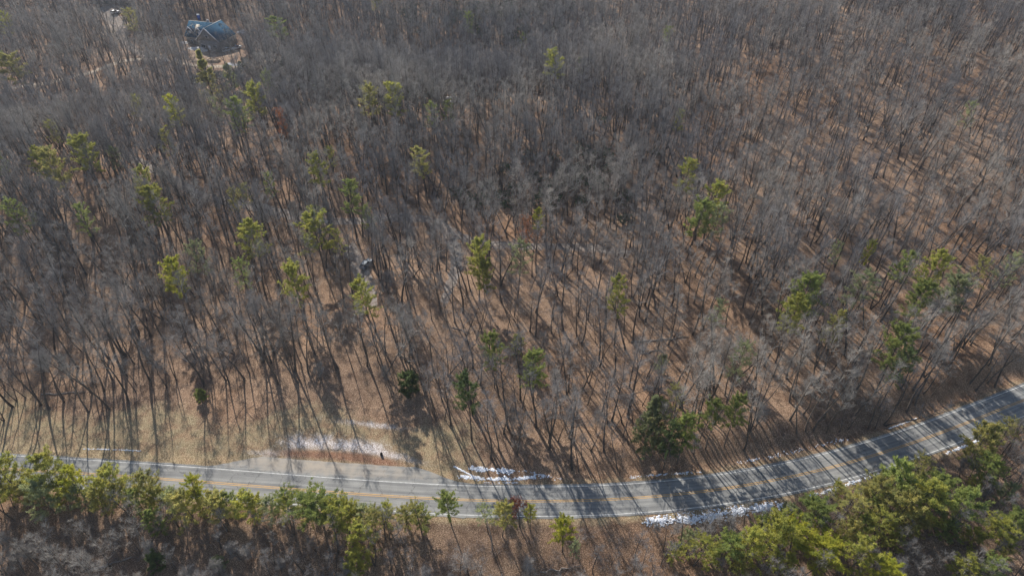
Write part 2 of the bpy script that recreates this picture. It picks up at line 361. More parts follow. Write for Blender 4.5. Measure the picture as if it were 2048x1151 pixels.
# ------------------------------------------------------------------ trees: builders
def unit(v): return v / (np.linalg.norm(v) + 1e-9)
def wander(p, d, L, n, jit, lift, r):
    P = [np.array(p, float)]; d = unit(np.array(d, float))
    for i in range(n):
        d = unit(d + r.normal(0, jit, 3) + np.array([0, 0, lift])); P.append(P[-1] + d * L / n)
    return np.array(P)
def off_dir(d, ang, r, az=None):
    a = np.cross(d, [0, 0, 1.]) if abs(d[2]) < .95 else np.array([1., 0, 0]); a = unit(a); b = np.cross(d, a)
    az = r.uniform(0, 2 * math.pi) if az is None else az
    return unit(d * math.cos(ang) + (a * math.cos(az) + b * math.sin(az)) * math.sin(ang))
def bare_tree(seed, H, start, R, nl=11, n2=7, n3=6, n4=4, rad=.19, lean=.03, stems=1, up=55, tw=1.0):
    r = np.random.default_rng(seed); tr = MB(); cr = MB()
    for st in range(stems):
        d0 = unit(np.array([r.normal(0, lean + .18 * (stems > 1)), r.normal(0, lean + .18 * (stems > 1)), 1]))
        T = wander((r.normal(0, .15 * (stems > 1)), r.normal(0, .15 * (stems > 1)), -.4), d0, H + .4, 9, .05 + .02 * (stems > 1), .03, r)
        f = np.linspace(0, 1, 10); rr = rad * ((1 - f) ** .8 * .9 + .08); rr[0] *= 1.35
        tr.tube(T, rr, 6)
        tl = np.linspace(0, 1, 10)
        def tp(t): return np.array([np.interp(t, tl, T[:, k]) for k in range(3)])
        az0 = r.uniform(0, 6)
        for i in range(nl):
            t = start + (1 - start) * ((i + r.uniform(0, .8)) / nl) ** .9; t = min(t, .985)
            rel = (t - start) / (1 - start); L = R * (1.15 - .75 * rel) * r.uniform(.7, 1.2)
            if r.random() < .12: L *= .45
            ang = math.radians(up - 22 * rel + r.normal(0, 8)); p = tp(t)
            dd = off_dir(np.array([0, 0, 1.]), ang, r, az0 + i * 2.4 + r.normal(0, .4))
            B = wander(p, dd, L, 4, .11, .07, r); r0 = max(.035, rad * .42 * (1 - .6 * rel)) * min(1, L / R + .2)
            (tr if L > R * .8 and rel < .6 else cr).tube(B, np.linspace(r0, .02, 5), 4)
            for j in range(n2):
                u = .25 + .75 * (j + r.random()) / n2; u = min(u, .99); k = int(u * 4); q = B[k] + (B[k + 1] - B[k]) * (u * 4 - k) if k < 4 else B[4]
                bd = unit(B[min(k + 1, 4)] - B[min(k, 3)]); L2 = L * .42 * (1.25 - .6 * u) * r.uniform(.7, 1.3)
                C = wander(q, off_dir(bd, math.radians(r.uniform(25, 55)), r), L2, 2, .12, .10, r)
                cr.tube(C, [.024 * tw, .018 * tw, .011 * tw], 3)
                for m_ in range(n3):
                    w = r.uniform(.2, 1); k2 = min(int(w * 2), 1); q2 = C[k2] + (C[k2 + 1] - C[k2]) * (w * 2 - k2)
                    d3 = off_dir(unit(C[k2 + 1] - C[k2]), math.radians(r.uniform(20, 60)), r); L3 = r.uniform(.5, 1.15) * min(1, H / 12)
                    e = q2 + unit(d3 + [0, 0, .2]) * L3; cr.tube([q2, e], [.014 * tw, .009 * tw], 3)
                    for g in range(n4):
                        q3 = q2 + (e - q2) * r.uniform(.3, 1); d4 = off_dir(d3, math.radians(r.uniform(20, 60)), r)
                        cr.tube([q3, q3 + unit(d4 + [0, 0, .2]) * r.uniform(.3, .75)], [.011 * tw, .007 * tw], 3)
    return tr, cr
def tree_proto(kind, *a, m1=None, m2=None, **k):
    tr, cr = bare_tree(*a, **k)
    return tr.mesh(kind + '_trunk', m1 or M_BARK), cr.mesh(kind + '_crown', m2 or M_TWIG)
BT = []
for i in range(4): BT.append(('tall', 19 + i % 3, 3.6) + tree_proto('tall', 100 + i, 19 + i % 3, .50, 3.3, nl=11, n2=6, n3=5, n4=2, rad=.22 + .02 * i, lean=.06, tw=.74))
for i in range(3): BT.append(('broad', 17 + i, 5.6) + tree_proto('broad', 200 + i, 17 + i, .36, 5.4, nl=13, n2=7, n3=5, n4=3, tw=.74, rad=.30, lean=.04, up=62))
for i in range(3): BT.append(('slim', 12 + i, 1.8) + tree_proto('slim', 300 + i, 12.5 + i, .5, 1.9, nl=7, n2=4, n3=4, n4=2, tw=.8, rad=.135, lean=.07))
for i in range(2): BT.append(('bushy', 6.5, 2.2) + tree_proto('bushy', 400 + i, 6.5 + i, .22, 2.0, nl=8, n2=6, n3=5, n4=2, tw=.8, rad=.075, lean=.1, stems=3))

for i in range(2): BT.append(('forked', 16, 3.2) + tree_proto('forked', 500 + i, 15 + 2 * i, .46, 3.2, nl=8, n2=5, n3=5, n4=2, tw=.76, rad=.18, lean=.06, stems=2))
def tuft(mb, p, d, r, n=11, L=.42, w=.055):
    D = unit(d)[None] * .55 + r.normal(0, .55, (n, 3)); D /= np.linalg.norm(D, axis=1)[:, None]
    side = np.cross(D, r.normal(0, 1, (n, 3))); side /= np.linalg.norm(side, axis=1)[:, None] + 1e-9
    ll = L * r.uniform(.6, 1.2, (n, 1)); p = p + r.normal(0, .08, (n, 3))
    a = p - side * w; b = p + side * w; c = p + D * ll + side * w * .4; e = p + D * ll - side * w * .4
    V = np.stack([a, b, c, e], 1).reshape(-1, 3); i = np.arange(n)[:, None] * 4
    mb.add(V, i + np.array([[0, 1, 2, 3]]))
def pine(seed, H, start, R, shape, whorls=9, per=5, tufts=9, rad=.17, droop=.0, nt=11, L=.42, tip=.35, w=.055):
    r = np.random.default_rng(seed); tr = MB(); cr = MB()
    T = wander((0, 0, -.4), unit(np.array([r.normal(0, .03), r.normal(0, .03), 1])), H + .4, 8, .03, .05, r)
    f = np.linspace(0, 1, 9); tr.tube(T, rad * ((1 - f) * .9 + .1), 6); tl = f
    def tp(t): return np.array([np.interp(t, tl, T[:, k]) for k in range(3)])
    az = r.uniform(0, 6)
    for wi in range(whorls):
        rel = wi / (whorls - 1); t = start + (1 - start) * rel * .97
        if shape == 'round': prof = math.sqrt(max(0.06, 1 - (rel * 1.25 - .45) ** 2)) if rel < .95 else .35
        elif shape == 'cone': prof = 1.02 - rel * .92
        else: prof = .62 + .4 * math.sin(rel * 7 + seed) * (1 - rel) - .3 * rel
        for b in range(per):
            az += 2.4 + r.normal(0, .3)
            if r.random() < .12: continue
            Lb = R * prof * r.uniform(.65, 1.2); ang = math.radians(78 - 38 * rel + r.normal(0, 9)) + droop
            p = tp(min(1, t + r.normal(0, .012)))
            B = wander(p, off_dir(np.array([0, 0, 1.]), ang, r, az), max(Lb, .4), 3, .09, .05, r)
            tr.tube(B, np.linspace(rad * .26, .02, 4), 3)
            for j in range(tufts):
                u = tip + (1 - tip) * (j + r.random()) / tufts; k = min(int(u * 3), 2); q = B[k] + (B[k + 1] - B[k]) * (u * 3 - k)
                bd = unit(B[k + 1] - B[k]); sd = off_dir(bd, math.radians(r.uniform(30, 80)), r)
                q = q + sd * r.uniform(.05, .30) * max(.6, Lb * .55) * (1.1 - .5 * u)
                tuft(cr, q, bd + sd * .5 + np.array([0, 0, .35]), r, nt, L, w)
    tuft(cr, tp(1), np.array([0, 0, 1.]), r, nt)
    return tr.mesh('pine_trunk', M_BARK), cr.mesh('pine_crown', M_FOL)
PT = {
 'round': (16, 3.4, .74, [pine(s, 16, .46, 3.5, 'round', 10, 6, 13, nt=14, L=.36, w=.045, tip=.25) for s in (1, 2, 3)]),
 'tall': (17, 2.5, .76, [pine(s, 17, .54, 2.6, 'round', 9, 5, 10, nt=12, L=.36, w=.045, tip=.3) for s in (4, 5, 14)]),
 'cone': (14, 3.6, .50, [pine(s, 14, .10, 3.7, 'cone', 16, 6, 14, droop=.12, nt=15, L=.36, w=.05) for s in (6, 7)]),
 'young': (8, 2.1, .58, [pine(s, 8, .2, 2.2, 'round', 9, 6, 11, rad=.09, nt=13, L=.32, w=.045) for s in (8, 9)]),
 'bush': (3.4, 1.7, .5, [pine(s, 3.4, .05, 1.8, 'round', 7, 7, 10, rad=.06, L=.34) for s in (10, 11)]),
 'scrub': (7.5, 3.0, .52, [pine(s, 7.5, .14, 3.0, 'round', 8, 6, 11, rad=.10, nt=13, L=.36, w=.042, tip=.25) for s in (21, 22, 23)]),
 'wispy': (15, 2.8, .74, [pine(s, 15, .50, 3.0, 'round', 8, 5, 8, nt=10, L=.34, w=.042, tip=.3) for s in (12, 13)]),
}
PH = .8
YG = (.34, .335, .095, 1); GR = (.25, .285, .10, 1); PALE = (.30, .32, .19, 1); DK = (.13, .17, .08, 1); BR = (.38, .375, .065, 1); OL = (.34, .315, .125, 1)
# px, py (centre of crown), radius in px, kind, colour, label
PINES = [
 # along the near edge of the road
 (22, 955, 42, 'round', YG, 'yellow-green pine at the far left end of the roadside row'),
 (92, 955, 40, 'round', YG, 'second yellow-green pine from the left end of the roadside row'),
 (150, 968, 32, 'round', BR, 'bright green pine with a pointed right side, third in the roadside row'),
 (90, 1000, 34, 'wispy', PALE, 'pale dusty-green thin pine below the left end of the roadside row'),
 (237, 965, 36, 'round', YG, 'dense rounded olive pine touching the yellow line at left'),
 (300, 978, 34, 'round', OL, 'broad olive pine just right of the dense rounded one'),
 (382, 972, 24, 'tall', BR, 'tall bright green pine reaching over the yellow centre line at left'),
 (375, 1012, 36, 'round', OL, 'low wide olive pine under the tall bright green one'),
 (202, 1000, 26, 'wispy', OL, 'thin olive pine below and left of the dense rounded one'),
 (440, 1015, 30, 'round', OL, 'low olive pine beside the white edge line at left'),
 (500, 1013, 30, 'round', YG, 'small yellow-green pine over the white edge line'),
 (563, 1000, 26, 'wispy', GR, 'see-through pine with visible twigs left of the largest roadside pine'),
 (632, 1003, 46, 'round', GR, 'largest roadside pine, blue-green and full, with a dark trunk'),
 (690, 1030, 34, 'round', YG, 'yellow-green pine at the right shoulder of the largest roadside pine'),
 (742, 1022, 22, 'tall', OL, 'narrow olive pine rising behind the white edge line'),
 (728, 1080, 34, 'round', YG, 'full young pine standing below the roadside row, centre left'),
 (708, 1128, 22, 'young', YG, 'small bright pine at the bottom edge below the full young pine'),
 (838, 1028, 28, 'wispy', OL, 'flat-topped olive pine left of the lone pine on the road edge'),
 (898, 1006, 28, 'round', GR, 'lone round-headed pine on a straight stem against the grey road'),
 (975, 1026, 22, 'wispy', PALE, 'pale thin pine next to the grey dead-looking stem'),
 (1004, 1030, 28, 'round', OL, 'olive pine left of the red-brown bush on the road edge'),
 (1062, 1022, 14, 'tall', YG, 'narrow small pine right of the red-brown bush'),
 (1128, 1066, 28, 'round', BR, 'bright yellow-green pine standing alone below the lower edge line'),
 (1150, 1092, 16, 'wispy', PALE, 'grey-green sparse pine tucked under the bright lone pine'),
 (312, 1042, 20, 'young', GR, 'small green pine among bare brush, lower left'),
 (312, 1122, 18, 'bush', DK, 'small dark green bush near the bottom edge, lower left'),
 (436, 1126, 14, 'bush', PALE, 'small dull green bush near the bottom edge among grey branches'),
 # lower right stand
 (1400, 1090, 32, 'wispy', YG, 'leftmost thin pine of the lower right stand'),
 (1448, 1082, 30, 'round', GR, 'darker round pine near the left end of the lower right stand'),
 (1500, 1098, 34, 'round', YG, 'yellowish pine at the foot of the lower right stand, left side'),
 (1545, 1085, 38, 'round', YG, 'broad pine in the middle of the lower right stand, left of the bushiest crown'),
 (1600, 1065, 40, 'round', BR, 'bright pine in the centre of the lower right stand'),
 (1622, 1020, 38, 'round', GR, 'round pine at the upper left corner of the lower right stand'),
 (1655, 1090, 48, 'round', BR, 'bushiest bright crown of the lower right stand'),
 (1716, 1110, 34, 'round', YG, 'dense pine with a shaded right side at the bottom right of the stand'),
 (1765, 1140, 34, 'round', BR, 'bright pine cut by the bottom edge right of the stand'),
 (1700, 1010, 36, 'wispy', OL, 'thin olive pine behind the bushiest crown, near the road'),
 (1745, 985, 34, 'round', OL, 'olive pine just below the yellow road sign'),
 (1782, 962, 28, 'young', GR, 'small green pine right of the yellow road sign'),
 (1758, 1050, 30, 'wispy', YG, 'see-through pine around the grey bare crown in the stand'),
 (1800, 1020, 36, 'round', OL, 'wide olive pine in the right part of the stand'),
 (1848, 1010, 38, 'round', YG, 'tall yellow-green pine at the right part of the stand'),
 (1868, 965, 36, 'round', GR, 'dark-sided pine standing highest at the right end of the stand'),
 (1880, 1000, 26, 'round', DK, 'darkest shaded pine in the right end of the stand'),
 (1920, 1025, 38, 'round', GR, 'green pine leaning right at the outer end of the stand'),
 (1985, 932, 32, 'round', GR, 'pine on a long slanting grey trunk, right edge below the road'),
 (1968, 888, 28, 'young', OL, 'low olive pine at the snowy road edge, far right'),
 (1835, 925, 26, 'wispy', OL, 'thin olive sapling pine against the lower white line, right'),
 (2020, 860, 26, 'wispy', OL, 'thin pine beside the road at the right edge of the picture'),
 (1985, 1050, 34, 'round', YG, 'flat wide pine near the right edge, below the stand'),
 (2035, 1048, 30, 'round', GR, 'green pine cut by the right edge, lower corner'),
 (1925, 1135, 28, 'round', YG, 'bright pine at the bottom edge, left of the pair in the corner'),
 (1975, 1125, 26, 'round', GR, 'green pine at the bottom edge, right of the pair in the corner'),
 # above the road, right half
 (1300, 850, 33, 'cone', PALE, 'large full pale-green pine just above the road, centre right'),
 (1340, 880, 24, 'round', DK, 'dark pine behind the right shoulder of the large full pine'),
 (1318, 826, 20, 'young', GR, 'small light pine on top of the large full pine'),
 (1372, 856, 26, 'round', GR, 'medium green pine right of the large full pine'),
 (1355, 800, 20, 'wispy', OL, 'thin faint pine above the medium green pine'),
 (1415, 822, 22, 'round', GR, 'left of two small flat pines side by side above the road'),
 (1470, 825, 24, 'round', GR, 'right of two small flat pines side by side above the road'),
 (1478, 722, 24, 'wispy', PALE, 'grey-green loose pine above the two small flat pines'),
 (1325, 726, 13, 'young', PALE, 'tiny pale pine beside a fallen log, centre right'),
 (1242, 598, 20, 'tall', YG, 'upright yellow-green pine alone among bare trees, right of centre'),
 (988, 702, 24, 'round', GR, 'left pine of the trio in the centre of the wood'),
 (1034, 690, 15, 'young', YG, 'small middle pine of the trio in the centre of the wood'),
 (1070, 732, 26, 'round', GR, 'right and darkest pine of the trio in the centre of the wood'),
 (938, 787, 26, 'tall', DK, 'dark narrow drooping evergreen left below the trio'),
 (819, 768, 20, 'bush', DK, 'dark round evergreen bush with a long shadow on the open bank'),
 (400, 790, 12, 'bush', GR, 'small light green bush on the bank, left'),
 (1795, 698, 36, 'round', GR, 'large dark olive pine above the road bend, right'),
 (1800, 735, 24, 'wispy', DK, 'thin shaded lower part pine under the large dark olive one'),
 (1612, 583, 36, 'round', GR, 'widest green pine of the right-hand group'),
 (1588, 625, 26, 'round', YG, 'small yellow-green pine at the foot of the widest one in the right-hand group'),
 (1665, 652, 18, 'tall', OL, 'short narrow pine below the right-hand group'),
 (1672, 505, 14, 'wispy', PALE, 'faint small pine above the right-hand group'),
 (1712, 580, 32, 'wispy', PALE, 'pale spreading pine right of the widest one'),
 (1733, 505, 12, 'round', BR, 'tiny bright round pine above the right-hand group'),
 (1803, 527, 18, 'tall', GR, 'narrow green pine between the tiny bright one and the yellow-topped one'),
 (1862, 538, 26, 'round', YG, 'yellow-topped pine above the pale domed one, right'),
 (1897, 577, 34, 'round', PALE, 'pale domed pine, tallest at the right'),
 (1832, 602, 26, 'round', GR, 'low green pine left of the pale domed one'),
 (1955, 552, 20, 'wispy', OL, 'thin flat pine right of the pale domed one'),
 (2012, 540, 20, 'wispy', PALE, 'faint pine near the right edge, mid height'),
 (1432, 625, 18, 'wispy', PALE, 'pale small pine half hidden in bare twigs, centre right'),
 (1425, 398, 30, 'tall', YG, 'tall yellow pine with a pale top, upper right of centre'),
 (1392, 432, 26, 'round', GR, 'green pine at the left foot of the tall yellow one'),
 (1432, 445, 24, 'wispy', PALE, 'grey-green pine below the tall yellow one'),
 (1370, 352, 20, 'tall', YG, 'yellow-green pine up and left of the tall yellow one'),
 (1356, 242, 12, 'tall', YG, 'small upright pine alone on the upper right slope'),
 (1940, 232, 16, 'wispy', PALE, 'faint pale pine alone on the upper right hillside'),
 (1075, 440, 12, 'tall', BR, 'slim bright pine beside the rusty-leaved tree'),
 # middle and left
 (955, 520, 24, 'round', YG, 'upper pine of the pair beside the gravel fork'),
 (972, 548, 20, 'round', YG, 'lower pine of the pair beside the gravel fork'),
 (1035, 518, 24, 'wispy', PALE, 'pale airy pine right of the pair beside the gravel fork'),
 (733, 595, 24, 'tall', YG, 'yellow-green pine below the parked car'),
 (583, 563, 26, 'round', YG, 'round yellow-green pine left of the gravel parking strip'),
 (484, 550, 18, 'wispy', GR, 'thin green pine left of the round yellow-green one'),
 (342, 558, 24, 'round', BR, 'dense golden-green pine low on the left'),
 (398, 518, 20, 'wispy', PALE, 'pale pine above and right of the dense golden-green one'),
 (505, 475, 28, 'round', YG, 'wide pine left of the largest pine in the middle wood'),
 (632, 468, 34, 'round', YG, 'largest dome-shaped pine in the middle wood'),
 (680, 485, 16, 'wispy', YG, 'small drooping pine at the right edge of the largest dome'),
 (698, 395, 20, 'tall', GR, 'green pine on a long bare stem above the parked car'),
 (633, 435, 14, 'wispy', PALE, 'pale pine just above the largest dome'),
 (738, 435, 16, 'wispy', GR, 'dim green pine beside the lane, right of the long bare stem'),
 (640, 342, 20, 'tall', YG, 'ragged pine left of the small one in the upper middle'),
 (662, 315, 13, 'wispy', YG, 'small pine behind the ragged one in the upper middle'),
 (540, 372, 16, 'wispy', GR, 'thin pine at the left of the pale clearing'),
 (490, 388, 13, 'wispy', YG, 'little pine beside the lane, left of the clearing'),
 (466, 402, 14, 'round', OL, 'little round pale-olive pine by the lane'),
 (288, 375, 18, 'tall', YG, 'upper pine of the long leaning pair at left'),
 (312, 412, 28, 'round', YG, 'lower darker pine of the long leaning pair at left'),
 (38, 432, 24, 'wispy', GR, 'green pine near the left edge, mid height'),
 (165, 440, 18, 'wispy', GR, 'faint pine in grey twigs between the left edge and the leaning pair'),
 (78, 326, 18, 'round', YG, 'left one of two domed pines side by side, upper left'),
 (118, 334, 24, 'round', OL, 'right one of two domed pines side by side, upper left'),
 (163, 309, 26, 'round', YG, 'wide pine just above the two domed ones, upper left'),
 (0, 325, 14, 'round', GR, 'dark green pine cut by the left edge'),
 (108, 265, 14, 'wispy', YG, 'small leaning pine above the wide one, upper left'),
 (228, 318, 14, 'wispy', PALE, 'faint green pine right of the wide one, upper left'),
 (332, 285, 16, 'wispy', OL, 'sparse pine under the bright upright one, upper left'),
 (343, 226, 18, 'tall', BR, 'bright upright pine below the new house'),
 (275, 215, 14, 'wispy', YG, 'faint pine left of the bright upright one'),
 (480, 230, 22, 'round', GR, 'left and lower pine of the pair left of the rusty tree'),
 (510, 202, 20, 'round', YG, 'right and upper pine of the pair left of the rusty tree'),
 (436, 218, 14, 'wispy', PALE, 'pale pine left of the pair near the rusty tree'),
 (415, 156, 25, 'cone', OL, 'large spire-shaped yellow pine in front of the new house'),
 (458, 155, 14, 'young', GR, 'small pine right of the spire-shaped one'),
 (560, 52, 26, 'tall', GR, 'tall green pine right of the new house'),
 (540, 165, 14, 'wispy', GR, 'faint pine right of the yard below the track'),
 (34, 133, 30, 'round', OL, 'large olive pine beside the dirt track, far upper left'),
 (8, 48, 16, 'wispy', YG, 'dim pine at the left edge near the top'),
 (263, 42, 16, 'wispy', OL, 'thin yellowish pine right of the white car'),
 (735, 198, 20, 'round', OL, 'left pine of the pair at the end of the dark hollow'),
 (792, 196, 22, 'round', YG, 'right pine of the pair at the end of the dark hollow'),
 (860, 232, 16, 'wispy', GR, 'dim green pine below the small pale flat roof'),
 (895, 225, 14, 'wispy', GR, 'slender green pine right below the small pale flat roof'),
 (848, 320, 18, 'tall', OL, 'thin yellowish pine on the slope above the lane'),
 (1112, 130, 22, 'tall', YG, 'bright ragged pine in the upper centre'),
 (1160, 134, 12, 'round', GR, 'small dark pine right of the bright ragged one'),
 (938, 47, 12, 'wispy', GR, 'small green pine near the top, left of centre'),
 (1045, 84, 10, 'wispy', GR, 'tiny faint pine between the top edge and the bright ragged one'),
 (1335, 75, 12, 'wispy', GR, 'tiny green pine near the top right of centre'),
 (750, 2, 14, 'wispy', YG, 'yellowish pine cut by the top edge'),
]
def sprite_scale(px, py, hc, rpx, R):
    x, y = at(px, py, hc); _, _, zc = proj(x, y, terrain(x, y) + hc); return x, y, rpx * zc / F / R, zc
CLEAR = []        # world discs kept free of bare trees
LAND = []         # landmarks for labels
cnt = 0
for px, py, rpx, kind, colr, lab in PINES:
    if py > 940 and (px < 830 or (kind == 'round' and px > 1380 and int(px) % 3 == 0)) and kind in ('round', 'wispy') and 'largest' not in lab: kind = 'scrub'
    H, R, cf, var = PT[kind]; s = 1.0
    for _ in range(4):
        x, y, s, zc = sprite_scale(px, py, cf * H * s, rpx * ((1.16 if rpx > 17 else 1) if py < 900 or px > 1500 and py < 900 else (1.25 if px > 1380 or 'largest' in lab else 1.05)), R); s = min(max(s, .45), 2.2)
    hh = s
    if kind in ('round', 'tall', 'wispy') and rdist(x, y) > 0: hh = max(.85, min(1.25, s * 1.1))
    if kind in ('round', 'tall', 'wispy') and rdist(x, y) < 0: hh = min(s, .55 + .14 * random.random()) if kind != 'scrub' else min(s, .85)
    x, y = at(px, py, cf * H * hh)
    if abs(rdist(x, y)) < 5.2: # a trunk never stands on the road
        y = float(yc(x)) - 5.6 if rdist(x, y) < 0 else float(yc(x)) + 6 + float(bulge(x))
    tm, cm = var[cnt % len(var)]
    z = float(terrain(x, y))
    r0 = empty('evergreen_bush' if kind == 'bush' else 'pine_tree', (x, y, z), random.uniform(0, 6.28), lab, 'bush' if kind == 'bush' else 'tree')
    r0.scale = (s, s, hh)
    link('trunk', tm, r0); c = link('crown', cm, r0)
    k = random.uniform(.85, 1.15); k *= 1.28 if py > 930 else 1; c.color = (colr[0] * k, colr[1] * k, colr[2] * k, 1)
    CLEAR.append((x, y, 1.2)); LAND.append((x, y, lab, px, py)); cnt += 1

# low scrub pines that close the fringe between the taller ones
ROW = [l for l in LAND if l[4] > 925 and (l[3] < 880 or l[3] > 1380)]
SCRUB = [(px, 972 + px * .062 + 14 * math.sin(px * .05), 25) for px in range(12, 850, 38)] + [(1350, 1104, 22), (1375, 1075, 20), (1425, 1118, 24), (1480, 1128, 24), (1525, 1050, 24), (1570, 1128, 24),
  (1575, 1030, 24), (1640, 1135, 24), (1690, 1062, 26), (1725, 1055, 26), (1775, 1060, 24), (1815, 985, 24), (1790, 1085, 22), (1830, 1052, 24), (1890, 1058, 22), (1950, 968, 20), (2010, 985, 22), (1945, 1078, 22), (2005, 1105, 22), (1740, 1015, 26), (1670, 985, 20), (1830, 958, 22)]
used_ = {}
for q_, (px, py, rpx) in enumerate(SCRUB):
    H, R, cf, var = PT['scrub']; s_ = 1.0
    for _ in range(4): x, y, s_, zc = sprite_scale(px, py, cf * H * s_, rpx, R); s_ = min(max(s_, .35), 1.0)
    if rdist(x, y) > -6.4: y = float(yc(x)) - 6.6
    n_ = min(ROW, key=lambda l: (l[3] - px) ** 2 + (l[4] - py) ** 2); sd_ = 'left of' if px < n_[3] else 'right of'
    w_ = n_[2].split(',')[0].split()[:9]
    while w_[-1] in ('the', 'of', 'a', 'with', 'at', 'and', 'in', 'to', 'upper', 'lower', 'left', 'right', 'below', 'above', 'by'): w_ = w_[:-1]
    nm_ = ' '.join(w_); c_ = used_.get((nm_, sd_), 0); used_[(nm_, sd_)] = c_ + 1
    lab = ('low feathery scrub pine ', 'second scrub pine ', 'third scrub pine ', 'fourth scrub pine ', 'fifth scrub pine ', 'sixth scrub pine ')[min(c_, 5)] + sd_ + ' the ' + nm_
    tm, cm = var[q_ % 3]; r0 = empty('pine_tree', (x, y, float(terrain(x, y))), q_ * 1.7, lab, 'tree', 'low scrub pines along the lower side of the road'); r0.scale = (s_,) * 3
    link('trunk', tm, r0); c = link('crown', cm, r0); b_ = (YG, OL, GR, YG, PALE)[q_ % 5]; k = random.uniform(1.1, 1.35); c.color = (b_[0] * k, b_[1] * k, b_[2] * k, 1)
    CLEAR.append((x, y, .8))

# rusty-leaved trees that keep their dead leaves
def leafy(seed, H, R):
    r = np.random.default_rng(seed); tr, cr = bare_tree(seed, H, .4, R, nl=12, n2=6, n3=3, n4=1, rad=.16)
    lf = MB(); pts = np.concatenate(cr.v)[::3]; pts = pts[r.random(len(pts)) < .5]
    for p in pts: tuft(lf, p, np.array([0, 0, -1.]), r, 3, .25, .07)
    return tr.mesh('t', M_BARK), cr.mesh('c', M_TWIG), lf.mesh('leaves', M_FOL)
LV = [leafy(900, 14, 4.0), leafy(901, 9, 3.0)]
for px, py, v, sc_, colr, lab in [(560, 254, 0, 1.15, (.36, .13, .055, 1), 'rusty orange-leaved tree in the upper left wood'),
                            (1046, 470, 0, 1.1, (.33, .14, .07, 1), 'rusty brown-leaved tree right of the gravel lane'),
                            (1040, 1020, 1, .95, (.26, .09, .07, 1), 'dark red-brown bush at the road edge between two pines')]:
    Hh = (14 if v == 0 else 9) * sc_; x, y = at(px, py, Hh * .7); tm, cm, lm = LV[v]
    if abs(rdist(x, y)) < 5.2: y = float(yc(x)) - 5.7
    r0 = empty('leafy_tree', (x, y, float(terrain(x, y))), 1.0, lab, 'tree'); r0.scale = (sc_,) * 3
    link('trunk', tm, r0); link('crown', cm, r0); l_ = link('leaves', lm, r0); l_.color = colr
    CLEAR.append((x, y, 1.5)); LAND.append((x, y, lab, px, py))

# ------------------------------------------------------------------ the bare wood
def poly_px(pts): return np.array([at(*p) for p in pts])
def inside(x, y, P):
    c = np.zeros(len(x), bool); n = len(P)
    for i in range(n):
        x1, y1 = P[i]; x2, y2 = P[(i + 1) % n]
        with np.errstate(divide='ignore', invalid='ignore'):
            c ^= ((y1 > y) != (y2 > y)) & (x < (x2 - x1) * (y - y1) / (y2 - y1 + 1e-12) + x1)
    return c
BANK = poly_px([(-300, 960), (-300, 850), (0, 845), (120, 830), (250, 815), (330, 790), (450, 785), (520, 770), (640, 762), (700, 770), (790, 775), (850, 840), (900, 880), (1000, 925), (1100, 955), (1040, 975), (500, 960)])
YARD = poly_px([(358, 45), (372, 90), (395, 112), (430, 122), (475, 112), (500, 80), (490, 55), (470, 40)])
YARD2 = poly_px([(180, -6), (190, 30), (235, 40), (262, 30), (270, -6)])
def seg_dist(x, y, P):
    d = np.full(len(x), 1e9)
    for q in P[::2]: d = np.minimum(d, (x - q[0]) ** 2 + (y - q[1]) ** 2)
    return np.sqrt(d)
def scatter(sp, x0, x1, y0, y1, seed):
    r = np.random.default_rng(seed); X, Y = np.meshgrid(np.arange(x0, x1, sp), np.arange(y0, y1, sp))
    X = X.ravel() + r.uniform(-.48, .48, X.size) * sp; Y = Y.ravel() + r.uniform(-.48, .48, Y.size) * sp
    return X, Y, r
X, Y, r_ = scatter(2.7, -440, 440, 42, 560, 11)
Z = terrain(X, Y); D = rdist(X, Y)
PXt, PYt, _ = proj(X, Y, Z + 14); PXb, PYb, ZC = proj(X, Y, Z)
keep = (ZC > 20) & (PXt > -260) & (PXt < 2300) & (PYt < 1230) & (PYb > -60)
side = np.where(D > 0, D - bulge(X) > 6.4 + 1.2 * np.sin(X / 5), D < -8.5)
keep &= side & ~inside(X, Y, BANK) & ~inside(X, Y, YARD) & ~inside(X, Y, YARD2)
for Q, w in TR: keep &= seg_dist(X, Y, Q) > w * .5
keep &= ~((PXt > 362) & (PXt < 480) & (PYt > 22) & (PYt < 72)); keep &= ~((PXt > 205) & (PXt < 262) & (PYt > 5) & (PYt < 48) & (r_.random(len(X)) < .6))
for a_, b_, c_, d_ in ((700, 500, 745, 545), (880, 450, 930, 520), (1000, 480, 1060, 505), (365, 72, 490, 130), (0, 150, 110, 190), (100, 128, 190, 172), (180, 108, 270, 150), (500, 105, 580, 140)): keep &= ~((PXt > a_) & (PXt < c_) & (PYt > b_) & (PYt < d_) & (r_.random(len(X)) < (.75 if a_ == 365 else .45)))
for lx_, ly_, _l, a_, b_ in LAND:                  # a pine that stands clear in view has no dense crown right in front of it
    q_ = [p[2] for p in PINES if p[0] == a_ and p[1] == b_]; q_ = q_[0] if q_ else 24
    keep &= ~((np.abs(PXt - a_) < q_ * .95 + 3) & (PYt > b_ - q_ * .9) & (PYt < b_ + q_ * 1.1) & (Y < ly_ + 1) & (r_.random(len(X)) < (.9 if a_ == 415 else .62)))
for cx, cy, cr_ in CLEAR: keep &= (X - cx) ** 2 + (Y - cy) ** 2 > cr_ ** 2
